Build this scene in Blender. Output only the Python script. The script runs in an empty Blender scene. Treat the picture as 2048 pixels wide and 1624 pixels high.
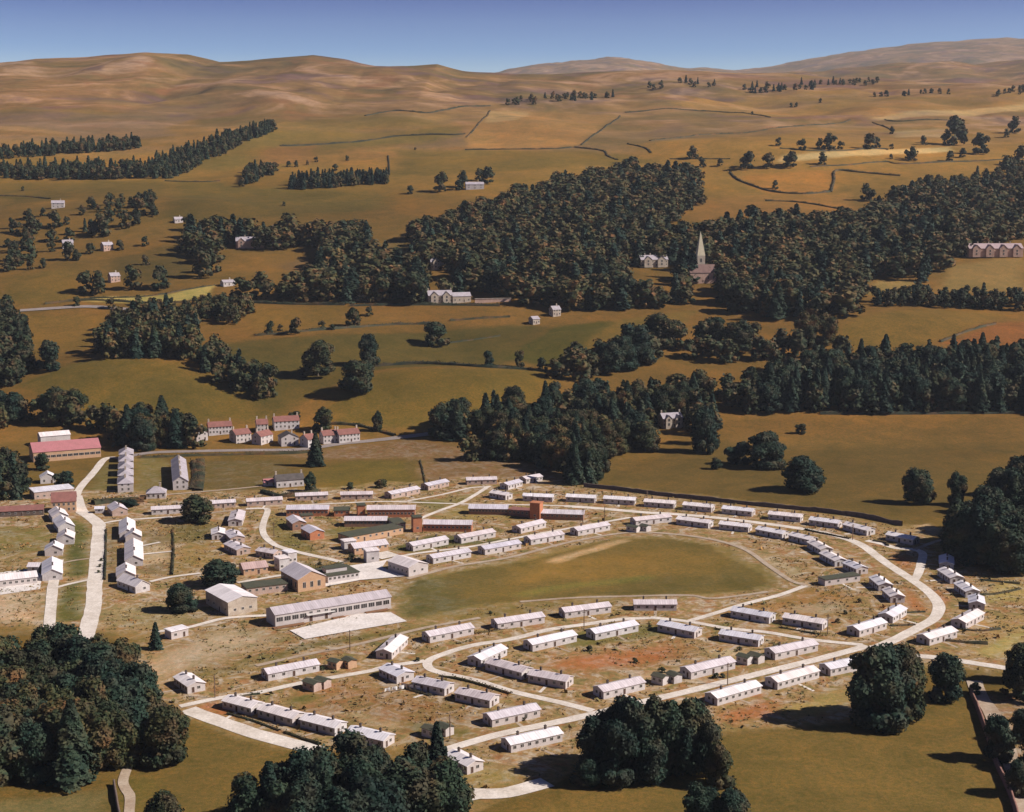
import bpy, math, random
import numpy as np
from mathutils import Vector, Matrix, Quaternion

# ------------------------------------------------------------------ camera, sky, sun, exposure
FPX, PITCH, CAMH = 2974.0, math.radians(9.02), 180.0      # focal length in photo pixels, tilt below level, height (m)
sc = bpy.context.scene
cam = bpy.data.cameras.new('camera'); camo = bpy.data.objects.new('camera', cam)
sc.collection.objects.link(camo); sc.camera = camo
cam.sensor_width = 36.0; cam.lens = 36.0 * FPX / 2048.0
cam.clip_start = 1.0; cam.clip_end = 60000.0
camo.location = (0, 0, CAMH); camo.rotation_euler = (math.pi / 2 - PITCH, 0, 0)

SUN_EL, SUN_AZ = math.radians(38), math.radians(9)       # azimuth: from +X towards the camera
sdir = Vector((math.cos(SUN_EL) * math.cos(SUN_AZ), -math.cos(SUN_EL) * math.sin(SUN_AZ), math.sin(SUN_EL)))
sun = bpy.data.lights.new('sun', 'SUN'); sun.energy = 5.0; sun.angle = math.radians(0.55); sun.color = (1.0, 0.94, 0.87)
suno = bpy.data.objects.new('sun', sun); sc.collection.objects.link(suno)
suno.rotation_euler = (-sdir).to_track_quat('-Z', 'Y').to_euler(); suno.location = (300, -50, 400)

world = bpy.data.worlds.new('World'); sc.world = world; world.use_nodes = True
nt = world.node_tree; nt.nodes.clear()
wo = nt.nodes.new('ShaderNodeOutputWorld'); bg = nt.nodes.new('ShaderNodeBackground')
sky = nt.nodes.new('ShaderNodeTexSky'); sky.sky_type = 'NISHITA'; sky.sun_disc = False
sky.sun_elevation = SUN_EL; sky.sun_rotation = math.radians(90) + SUN_AZ
sky.altitude = 200; sky.air_density = 1.0; sky.dust_density = 0.45; sky.ozone_density = 3.0
# the clear air deepens quickly above a pale band at the horizon
tc = nt.nodes.new('ShaderNodeTexCoord'); sp = nt.nodes.new('ShaderNodeSeparateXYZ')
nt.links.new(tc.outputs['Generated'], sp.inputs[0])
rp = nt.nodes.new('ShaderNodeValToRGB'); nt.links.new(sp.outputs['Z'], rp.inputs[0])
e = rp.color_ramp.elements
e[0].position = 0.048; e[0].color = (1.80, 1.75, 1.75, 1)
e[1].position = 0.30; e[1].color = (0.11, 0.19, 0.46, 1)
e2 = e.new(0.076); e2.color = (0.66, 0.90, 1.42, 1)
e3 = e.new(0.112); e3.color = (0.10, 0.25, 0.82, 1)
mx = nt.nodes.new('ShaderNodeMix'); mx.data_type = 'RGBA'; mx.blend_type = 'MULTIPLY'; mx.inputs[0].default_value = 1.0
nt.links.new(sky.outputs[0], mx.inputs[6]); nt.links.new(rp.outputs[0], mx.inputs[7])
nt.links.new(mx.outputs[2], bg.inputs[0]); bg.inputs[1].default_value = 0.055
nt.links.new(bg.outputs[0], wo.inputs[0])
sc.view_settings.view_transform = 'Standard'; sc.view_settings.look = 'None'
sc.view_settings.exposure = 0.52; sc.view_settings.gamma = 1.0; sc.view_settings.use_curve_mapping = False
sc.cycles.max_bounces = 5; sc.cycles.diffuse_bounces = 2; sc.cycles.glossy_bounces = 2
sc.cycles.transparent_max_bounces = 8; sc.cycles.volume_bounces = 0

# ------------------------------------------------------------------ helpers
C = sc.collection
rng = np.random.default_rng(7); random.seed(7)
def link(o, parent=None):
    C.objects.link(o)
    if parent is not None: o.parent = parent
    return o
def tag(o, label, cat, group=None, kind=None):
    if label: o['label'] = label
    if cat: o['category'] = cat
    if group: o['group'] = group
    if kind: o['kind'] = kind
    return o
def mesh_np(name, V, F, mats=(), mi=None, smooth=False):
    V = np.asarray(V, dtype=np.float32).reshape(-1, 3); F = np.asarray(F, dtype=np.int32)
    me = bpy.data.meshes.new(name); n = F.shape[1]
    me.vertices.add(len(V)); me.vertices.foreach_set('co', V.ravel())
    me.loops.add(F.size); me.loops.foreach_set('vertex_index', F.ravel())
    me.polygons.add(len(F)); me.polygons.foreach_set('loop_start', np.arange(0, F.size, n, dtype=np.int32))
    me.polygons.foreach_set('loop_total', np.full(len(F), n, dtype=np.int32))
    for m in mats: me.materials.append(m)
    if mi is not None: me.polygons.foreach_set('material_index', np.asarray(mi, dtype=np.int32))
    if smooth: me.polygons.foreach_set('use_smooth', np.ones(len(F), dtype=bool))
    me.update(calc_edges=True)
    return me
def mesh_py(name, V, F, mats=(), mi=None):
    me = bpy.data.meshes.new(name); me.from_pydata([tuple(v) for v in V], [], [tuple(f) for f in F])
    for m in mats: me.materials.append(m)
    if mi is not None:
        for p, k in zip(me.polygons, mi): p.material_index = k
    me.update(); return me
class MB:
    def __init__(s): s.V = []; s.F = []; s.M = []
    def poly(s, pts, m=0):
        k = len(s.V); s.V += [tuple(p) for p in pts]; s.F.append(tuple(range(k, k + len(pts)))); s.M.append(m)
    def box(s, x0, x1, y0, y1, z0, z1, m=0):
        k = len(s.V)
        s.V += [(x0,y0,z0),(x1,y0,z0),(x1,y1,z0),(x0,y1,z0),(x0,y0,z1),(x1,y0,z1),(x1,y1,z1),(x0,y1,z1)]
        for f in ((0,3,2,1),(4,5,6,7),(0,1,5,4),(1,2,6,5),(2,3,7,6),(3,0,4,7)):
            s.F.append(tuple(k + i for i in f)); s.M.append(m)
    def me(s, name, mats): return mesh_py(name, s.V, s.F, mats, s.M)

TILES = {}
for j in range(4):
    TILES['A%d' % j] = (512*j, 0, 4.0); TILES['B%d' % j] = (512*j, 400, 4.0)
    TILES['C%d' % j] = (512*j, 800, 3.961); TILES['D%d' % j] = (512*j, 1210, 3.922)
TILES.update(E0=(0,980,8.), E1=(200,980,8.), E2=(400,980,8.), E3=(1580,1030,8.), E4=(1792,1070,8.), E5=(1640,1180,6.4),
             E6=(400,1080,6.4), E7=(640,1080,8.), F0=(380,800,5.689), F1=(0,860,4.876), F2=(840,930,8.), F4=(300,1220,6.247), P=(0,0,1.))
def T(t, x, y):
    a, b, s = TILES[t]; return (a + x / s, b + y / s)

# ------------------------------------------------------------------ terrain height
def vnoise(x, y, seed=0):
    xi = np.floor(x).astype(np.int64); yi = np.floor(y).astype(np.int64); xf = x - xi; yf = y - yi
    def h(i, j):
        n = (i * 374761393 + j * 668265263 + seed * 1442695041) & 0x7fffffff
        n = ((n ^ (n >> 13)) * 1274126177) & 0x7fffffff
        return ((n ^ (n >> 16)) & 0xffff) / 65535.0
    u = xf * xf * (3 - 2 * xf); v = yf * yf * (3 - 2 * yf)
    return (h(xi, yi) * (1 - u) + h(xi + 1, yi) * u) * (1 - v) + (h(xi, yi + 1) * (1 - u) + h(xi + 1, yi + 1) * u) * v
def fbm(x, y, seed=0, oct=4):
    s = 0; a = 0.5; 
    for k in range(oct):
        s = s + a * vnoise(x * 2 ** k + 17.3 * k, y * 2 ** k - 9.1 * k, seed + k); a *= 0.5
    return s
def sstep(t): t = np.clip(t, 0, 1); return t * t * (3 - 2 * t)
def dep(py): return PITCH + math.atan((py - 812) / FPX)
_prof = [(-500, 0), (300, 0), (987, 0)] + [(D, CAMH - D * math.tan(dep(py))) for py, D in
        ((740, 1120), (640, 1260), (500, 1510), (400, 1770), (320, 2070), (220, 2650), (150, 3300))]
_yy = np.arange(-500, 3400, 5.0)
_zz = np.interp(_yy, [p[0] for p in _prof], [p[1] for p in _prof])
_k = np.exp(-0.5 * (np.arange(-24, 25) / 9.0) ** 2); _k /= _k.sum()
_zz = np.convolve(np.pad(_zz, 24, mode='edge'), _k, mode='valid')
ZR0 = float(_prof[-1][1])
def skyl(X, Y0, tab):
    px = 1024 + FPX * math.cos(PITCH) * X / Y0
    py = np.interp(px, [t[0] for t in tab], [t[1] for t in tab])
    return CAMH - Y0 * np.tan(PITCH + np.arctan((py - 812) / FPX))
SK1 = [(-1500,170),(-600,150),(-200,135),(0,125),(100,114),(200,112),(260,107),(320,102),(400,106),(460,122),(520,121),(640,111),(700,119),(760,133),
       (820,135),(880,130),(930,141),(1000,149),(1100,148),(1200,146),(1320,141),(1400,141),(1500,150),(1700,158),(2048,165),(2600,170),(3500,190)]
SK2 = [(-1500,260),(1300,200),(1500,152),(1580,146),(1680,136),(1760,133),(1850,136),(1950,124),(2048,118),(2300,110),(3500,150)]
SK3 = [(-1500,230),(900,170),(1000,150),(1060,138),(1130,129),(1210,122),(1270,129),(1340,141),(1430,146),(1500,141),(1560,126),(1680,107),(1760,97),(1900,86),(2048,80),(2400,70),(3500,120)]
BUMPS = []                                       # (X, Y, radius x, radius y, height)
def zt(X, Y):
    X = np.asarray(X, float); Y = np.asarray(Y, float)
    b = np.interp(Y, _yy, _zz)
    w = sstep((Y - 1770) / (3300 - 1770))
    z = b + (skyl(X, 3300.0, SK1) - ZR0) * w
    z = np.where(Y > 3300, skyl(X, 3300.0, SK1) - 0.16 * (Y - 3300) - 40 * sstep((Y - 3300) / 500), z)
    r2 = skyl(X, 5600.0, SK2) - 0.00013 * (Y - 5600) ** 2; r3 = skyl(X, 11500.0, SK3) - 0.00006 * (Y - 11500) ** 2
    z = np.where(Y > 3320, np.maximum(np.maximum(z, 60), np.maximum(r2, r3)), z)
    for bx, by, rx, ry, h in BUMPS:
        z = z + h * np.exp(-((X - bx) / rx) ** 2 - ((Y - by) / ry) ** 2)
    hw = sstep((Y - 1000) / 700)
    z = z + hw * 15 * (fbm(X / 190, Y / 170, 3, 3) - 0.44) + sstep((Y - 2000) / 900) * 62 * (fbm(X / 240, Y / 300, 11, 4) - 0.47) * (1 - 0.75 * np.exp(-((Y - 3300) / 160.0) ** 2))
    z = z + 0.5 * (vnoise(X / 70, Y / 70, 5) - 0.5)
    return z
def rays(P):
    P = np.asarray(P, float).reshape(-1, 2)
    xc = (P[:, 0] - 1024) / FPX; yc = -(P[:, 1] - 812) / FPX
    cp, sp_ = math.cos(PITCH), math.sin(PITCH)
    return np.stack([xc, cp + yc * sp_, -sp_ + yc * cp], 1)
_ts = np.geomspace(230, 13000, 440)
def G(P):
    """photo pixels -> points on the terrain"""
    d = rays(P); X = d[:, 0:1] * _ts; Y = d[:, 1:2] * _ts; Z = CAMH + d[:, 2:3] * _ts
    below = Z < zt(X, Y); i = np.argmax(below, 1); i = np.where(below.any(1), np.maximum(i, 1), len(_ts) - 1)
    lo = _ts[i - 1]; hi = _ts[i]
    for _ in range(22):
        m = 0.5 * (lo + hi); b = CAMH + d[:, 2] * m < zt(d[:, 0] * m, d[:, 1] * m)
        hi = np.where(b, m, hi); lo = np.where(b, lo, m)
    p = d * hi[:, None]; p[:, 2] = zt(p[:, 0], p[:, 1]); return p
for px, py, rx, ry, h in ((260, 770, 95, 60, 15), (900, 785, 90, 50, 13), (640, 690, 80, 40, 7), (1750, 655, 110, 50, 10), (1200, 690, 60, 40, 6), (1050, 260, 160, 120, 12), (300, 430, 150, 80, 12), (1500, 300, 160, 90, 14)):
    g = G([(px, py)])[0]; BUMPS.append((g[0], g[1], rx, ry, h))

# ------------------------------------------------------------------ materials
MATS = {}
def nmat(name):
    m = bpy.data.materials.new(name); m.use_nodes = True; t = m.node_tree
    b = t.nodes['Principled BSDF']; b.inputs['Roughness'].default_value = 0.85; b.inputs['Specular IOR Level'].default_value = 0.2
    MATS[name] = m; return m, t, b
def nodes(t, kind, **kw):
    n = t.nodes.new(kind)
    for k, v in kw.items(): setattr(n, k, v)
    return n
def noise(t, scale, detail=4, rough=0.55, vec=None, dist=0.0):
    n = nodes(t, 'ShaderNodeTexNoise'); n.inputs['Scale'].default_value = scale; n.inputs['Detail'].default_value = detail
    n.inputs['Roughness'].default_value = rough; n.inputs['Distortion'].default_value = dist
    if vec is not None: t.links.new(vec, n.inputs['Vector'])
    return n
def ramp(t, fac, stops):
    r = nodes(t, 'ShaderNodeValToRGB'); el = r.color_ramp.elements
    while len(el) < len(stops): el.new(0.5)
    for q, (p, c) in zip(el, stops):
        q.position = p; q.color = (c, c, c, 1) if not hasattr(c, '__len__') else tuple(c) + (1,)
    t.links.new(fac, r.inputs[0]); return r
def mix(t, fac, a, b, mode='MIX'):
    m = nodes(t, 'ShaderNodeMix', data_type='RGBA', blend_type=mode)
    for v, i in ((fac, 0), (a, 6), (b, 7)):
        if hasattr(v, 'links'): t.links.new(v, m.inputs[i])
        elif i == 0: m.inputs[0].default_value = v
        else: m.inputs[i].default_value = tuple(v) + (1,)
    return m.outputs[2]
def bump(t, b, h, strength, dist):
    n = nodes(t, 'ShaderNodeBump'); n.inputs['Strength'].default_value = strength; n.inputs['Distance'].default_value = dist
    t.links.new(h, n.inputs['Height']); t.links.new(n.outputs[0], b.inputs['Normal'])
def plain(name, col, col2=None, scale=0.35, rough=0.85, stain=None, world_=False):
    """painted or built surface: two-tone noise, fine grain and streaky stains"""
    m, t, b = nmat(name); b.inputs['Roughness'].default_value = rough
    tcn = nodes(t, 'ShaderNodeTexCoord'); geo = nodes(t, 'ShaderNodeNewGeometry')
    vec = geo.outputs['Position']
    n1 = noise(t, scale, 5, 0.65, vec); n2 = noise(t, scale * 9, 3, 0.6, vec)
    col2 = col2 or tuple(c * 0.72 for c in col)
    c = mix(t, ramp(t, n1.outputs[0], ((0.35, 0.0), (0.68, 1.0))).outputs[0], col, col2)
    c = mix(t, 0.55, c, ramp(t, n2.outputs[0], ((0.3, 0.7), (0.7, 1.25))).outputs[0], 'MULTIPLY')
    if stain:
        oi = nodes(t, 'ShaderNodeObjectInfo')
        c = mix(t, ramp(t, oi.outputs['Random'], ((0.0, 0.0), (1.0, 0.55))).outputs[0], c, stain)
    t.links.new(c, b.inputs['Base Color']); bump(t, b, n2.outputs[0], 0.25, 0.05)
    return m
def corrug(name, col, col2, sheet=1.0):
    """profiled roof sheeting: sheet lines, weathering streaks"""
    m, t, b = nmat(name); b.inputs['Roughness'].default_value = 0.7
    tcn = nodes(t, 'ShaderNodeTexCoord'); v = tcn.outputs['Object']
    s = nodes(t, 'ShaderNodeSeparateXYZ'); t.links.new(v, s.inputs[0])
    mp = nodes(t, 'ShaderNodeMapping'); mp.inputs['Scale'].default_value = (1.1, 0.22, 0.22); t.links.new(v, mp.inputs[0])
    oi = nodes(t, 'ShaderNodeObjectInfo'); ad = nodes(t, 'ShaderNodeVectorMath', operation='ADD')
    cx = nodes(t, 'ShaderNodeCombineXYZ'); mu = nodes(t, 'ShaderNodeMath', operation='MULTIPLY'); mu.inputs[1].default_value = 90.0
    t.links.new(oi.outputs['Random'], mu.inputs[0]); t.links.new(mu.outputs[0], cx.inputs[0]); t.links.new(mu.outputs[0], cx.inputs[2])
    t.links.new(mp.outputs[0], ad.inputs[0]); t.links.new(cx.outputs[0], ad.inputs[1])
    n1 = noise(t, 1.0, 5, 0.65, ad.outputs[0]); n2 = noise(t, 0.35, 3, 0.5, ad.outputs[0])
    c = mix(t, ramp(t, n1.outputs[0], ((0.35, 0.0), (0.7, 1.0))).outputs[0], col, col2)
    c = mix(t, 0.6, c, ramp(t, n2.outputs[0], ((0.3, 0.75), (0.7, 1.2))).outputs[0], 'MULTIPLY')
    w = nodes(t, 'ShaderNodeTexWave', wave_type='BANDS', bands_direction='X'); w.inputs['Scale'].default_value = 0.31 / sheet
    w.inputs['Distortion'].default_value = 0.0; t.links.new(v, w.inputs['Vector'])
    c = mix(t, 1.0, c, ramp(t, w.outputs['Fac'], ((0.0, 0.80), (0.16, 1.0))).outputs[0], 'MULTIPLY')
    tint = ramp(t, oi.outputs['Random'], ((0.0, (0.86, 0.86, 0.92)), (0.5, (1, 0.97, 0.97)), (1.0, (0.98, 0.90, 0.86))))
    c = mix(t, 1.0, c, tint.outputs[0], 'MULTIPLY')
    t.links.new(c, b.inputs['Base Color'])
    return m
M_WHITE = plain('whitewashed_wall', (0.56, 0.52, 0.51), (0.43, 0.38, 0.37), 0.25, stain=(0.46, 0.37, 0.33))
M_CONC = plain('grey_render_wall', (0.36, 0.32, 0.31), (0.27, 0.23, 0.21), 0.3)
M_PINK = plain('pink_render_wall', (0.46, 0.34, 0.29), (0.36, 0.25, 0.20), 0.3)
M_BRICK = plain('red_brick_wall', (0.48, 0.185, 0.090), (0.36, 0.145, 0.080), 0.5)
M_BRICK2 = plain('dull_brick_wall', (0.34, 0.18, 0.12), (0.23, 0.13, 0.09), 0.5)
M_ORANGE = plain('pale_brick_wall', (0.52, 0.33, 0.20), (0.44, 0.26, 0.16), 0.5)
M_STONE = plain('pale_stone_wall', (0.48, 0.40, 0.32), (0.34, 0.26, 0.20), 0.3)
M_STONE2 = plain('dark_stone_wall', (0.16, 0.11, 0.09), (0.10, 0.075, 0.06), 0.6)
M_ROOF = corrug('pale_sheet_roof', (0.66, 0.61, 0.63), (0.49, 0.43, 0.45))
M_ROOFW = corrug('white_sheet_roof', (0.80, 0.76, 0.77), (0.66, 0.61, 0.61))
M_ROOFG = plain('dark_felt_roof', (0.060, 0.066, 0.045), (0.085, 0.075, 0.05), 0.2)
M_ROOFR = plain('red_tile_roof', (0.255, 0.108, 0.090), (0.19, 0.085, 0.072), 0.4)
M_ROOFP = plain('pink_sheet_roof', (0.42, 0.16, 0.17), (0.34, 0.14, 0.14), 0.3)
M_SLATE = plain('slate_roof', (0.40, 0.35, 0.38), (0.30, 0.26, 0.27), 0.4)
M_SLATED = plain('dark_slate_roof', (0.11, 0.09, 0.085), (0.07, 0.06, 0.055), 0.4)
M_DARK = plain('sooty_chimney', (0.10, 0.075, 0.065), (0.07, 0.05, 0.045), 1.0)
M_DOOR = plain('brown_door', (0.10, 0.055, 0.04), (0.07, 0.04, 0.03), 1.0)
M_FRAME = plain('painted_frame', (0.62, 0.58, 0.55), (0.5, 0.46, 0.42), 1.0)
M_ROAD = plain('pale_road', (0.68, 0.60, 0.53), (0.50, 0.42, 0.35), 0.12)
M_TRACK = plain('dirt_track', (0.42, 0.33, 0.25), (0.30, 0.21, 0.14), 0.15)
M_TAR = plain('grey_road', (0.27, 0.22, 0.20), (0.21, 0.17, 0.15), 0.15)
M_YARD = plain('concrete_yard', (0.70, 0.63, 0.59), (0.57, 0.50, 0.45), 0.10)
M_WOOD = plain('weathered_wood', (0.20, 0.13, 0.09), (0.13, 0.085, 0.06), 1.0)
M_BED = plain('flower_bed_soil', (0.24, 0.11, 0.055), (0.16, 0.09, 0.045), 0.8)
M_CLOTH = plain('white_linen', (0.8, 0.79, 0.78), (0.72, 0.7, 0.7), 0.5)
m, t, b = nmat('window_glass'); b.inputs['Base Color'].default_value = (0.035, 0.028, 0.028, 1); b.inputs['Roughness'].default_value = 0.12
b.inputs['Specular IOR Level'].default_value = 0.5; M_GLASS = m
m, t, b = nmat('bark')
n = noise(t, 1.5, 3); t.links.new(ramp(t, n.outputs[0], ((0.3, (0.05, 0.035, 0.025)), (0.7, (0.10, 0.075, 0.055)))).outputs[0], b.inputs['Base Color']); M_BARK = m
def leaf(name, dark, light, autumn, amt):
    m, t, b = nmat(name); b.inputs['Roughness'].default_value = 0.75; b.inputs['Specular IOR Level'].default_value = 0.15
    geo = nodes(t, 'ShaderNodeNewGeometry'); oi = nodes(t, 'ShaderNodeObjectInfo')
    n1 = noise(t, 0.16, 2, 0.5, geo.outputs['Position'])
    c = mix(t, ramp(t, geo.outputs['Random Per Island'], ((0.0, 0.0), (1.0, 1.0))).outputs[0], dark, light)
    c = mix(t, ramp(t, n1.outputs[0], ((0.46, 0.0), (0.66, amt))).outputs[0], c, autumn)
    c = mix(t, 1.0, c, ramp(t, oi.outputs['Random'], ((0.0, (0.72, 0.80, 0.85)), (0.5, (1.0, 1.0, 1.0)), (1.0, (1.45, 1.20, 1.0)))).outputs[0], 'MULTIPLY')
    n3 = noise(t, 0.055, 2, 0.5, geo.outputs['Position'])
    c = mix(t, 1.0, c, ramp(t, n3.outputs[0], ((0.34, (0.48, 0.62, 0.68)), (0.5, (0.92, 1.0, 1.0)), (0.66, (1.55, 1.2, 1.0)))).outputs[0], 'MULTIPLY')
    t.links.new(c, b.inputs['Base Color']); return m
M_LEAF = leaf('broad_leaves', (0.014, 0.026, 0.013), (0.054, 0.056, 0.024), (0.095, 0.058, 0.030), 0.8)
M_LEAFD = leaf('deep_green_leaves', (0.010, 0.026, 0.018), (0.030, 0.047, 0.029), (0.064, 0.046, 0.027), 0.6)
M_NEEDLE = leaf('conifer_needles', (0.010, 0.024, 0.018), (0.030, 0.048, 0.032), (0.050, 0.045, 0.026), 0.4)
M_HEDGE = leaf('hedge_leaves', (0.030, 0.036, 0.020), (0.065, 0.055, 0.030), (0.095, 0.055, 0.032), 0.7)
M_TUFT = leaf('scrub_leaves', (0.12, 0.10, 0.04), (0.22, 0.17, 0.075), (0.24, 0.13, 0.055), 0.35)

# ground: albedo comes from the painted field colours (attribute), broken up by noise
m, t, b = nmat('ground_cover'); b.inputs['Roughness'].default_value = 0.95; b.inputs['Specular IOR Level'].default_value = 0.05
at = nodes(t, 'ShaderNodeAttribute', attribute_name='Col'); ar = nodes(t, 'ShaderNodeAttribute', attribute_name='rough')
geo = nodes(t, 'ShaderNodeNewGeometry'); pos = geo.outputs['Position']
nb = noise(t, 0.012, 5, 0.6, pos, 0.6); nm = noise(t, 0.075, 5, 0.65, pos, 0.8); nf = noise(t, 0.55, 4, 0.7, pos); ng = noise(t, 2.2, 2, 0.6, pos)
c = at.outputs['Color']
c = mix(t, 0.75, c, ramp(t, nb.outputs[0], ((0.3, (0.74, 0.78, 0.72)), (0.5, (1.04, 1, .98)), (0.7, (1.38, 1.16, 0.98)))).outputs[0], 'MULTIPLY')
c = mix(t, 0.9, c, ramp(t, nm.outputs[0], ((0.3, (0.74, 0.80, 0.74)), (0.52, (1, 1, 1)), (0.72, (1.22, 1.12, 1.02)))).outputs[0], 'MULTIPLY')
c = mix(t, 1.0, c, ramp(t, nf.outputs[0], ((0.3, (0.70, 0.82, 0.74)), (0.5, (1.0, 1.0, 1.0)), (0.7, (1.32, 1.12, 1.10)))).outputs[0], 'MULTIPLY')
c = mix(t, 1.0, c, ramp(t, ng.outputs[0], ((0.3, 0.86), (0.7, 1.12))).outputs[0], 'MULTIPLY')
# rough ground: bare soil, rank grass and rust-coloured weeds in patches
nr = noise(t, 0.11, 6, 0.7, pos, 1.2); nr2 = noise(t, 0.16, 5, 0.7, pos, 0.5); ns = noise(t, 0.42, 4, 0.7, pos)
rr = ramp(t, nr.outputs[0], ((0.30, (0.10, 0.095, 0.03)), (0.42, (0.20, 0.150, 0.055)), (0.50, (0.32, 0.185, 0.08)), (0.57, (0.38, 0.29, 0.20)), (0.70, (0.52, 0.43, 0.35))))
rr2 = mix(t, ramp(t, nr2.outputs[0], ((0.50, 0.0), (0.66, 0.85))).outputs[0], rr.outputs[0], (0.29, 0.105, 0.038))
rr3 = mix(t, 1.0, rr2, ramp(t, ns.outputs[0], ((0.3, 0.6), (0.7, 1.4))).outputs[0], 'MULTIPLY')
c = mix(t, ar.outputs['Fac'], c, mix(t, 0.78, c, rr3))
# fellside: bleached grass, bracken, heather and scree in drifts across the slope
ah = nodes(t, 'ShaderNodeAttribute', attribute_name='hill')
mp = nodes(t, 'ShaderNodeMapping'); mp.inputs['Scale'].default_value = (0.8, 1.0, 2.6); mp.inputs['Rotation'].default_value = (0, 0.12, 0); t.links.new(pos, mp.inputs[0])
h1 = noise(t, 0.0042, 7, 0.62, mp.outputs[0], 1.6); h2 = noise(t, 0.0065, 6, 0.6, mp.outputs[0], 0.9); h3 = noise(t, 0.028, 6, 0.7, mp.outputs[0], 0.4)
hc = ramp(t, h1.outputs[0], ((0.32, (0.070, 0.058, 0.026)), (0.42, (0.120, 0.082, 0.032)), (0.51, (0.185, 0.105, 0.040)), (0.59, (0.30, 0.175, 0.095)), (0.72, (0.40, 0.26, 0.18)))).outputs[0]
hc = mix(t, ramp(t, h2.outputs[0], ((0.53, 0.0), (0.63, 0.8))).outputs[0], hc, (0.105, 0.062, 0.068))
hc = mix(t, ramp(t, h2.outputs[0], ((0.32, 0.8), (0.42, 0.0))).outputs[0], hc, (0.22, 0.095, 0.042))
hc = mix(t, 0.9, hc, ramp(t, h3.outputs[0], ((0.3, 0.55), (0.7, 1.4))).outputs[0], 'MULTIPLY')
c = mix(t, ah.outputs['Fac'], c, hc)
t.links.new(c, b.inputs['Base Color']); bump(t, b, nf.outputs[0], 0.5, 0.35); M_GROUND = m

# ------------------------------------------------------------------ ground sheet
TAN=(.225,.140,.046); OLV=(.150,.108,.036); GRN=(.080,.092,.028); ORG=(.27,.135,.048); PAL=(.36,.28,.17); BRN=(.13,.075,.038)
PNK=(.42,.32,.26); HEA=(.12,.080,.070); YEL=(.50,.43,.17); GRY=(.14,.12,.11); DKG=(.05,.062,.022); RUST=(.30,.105,.042)
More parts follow.
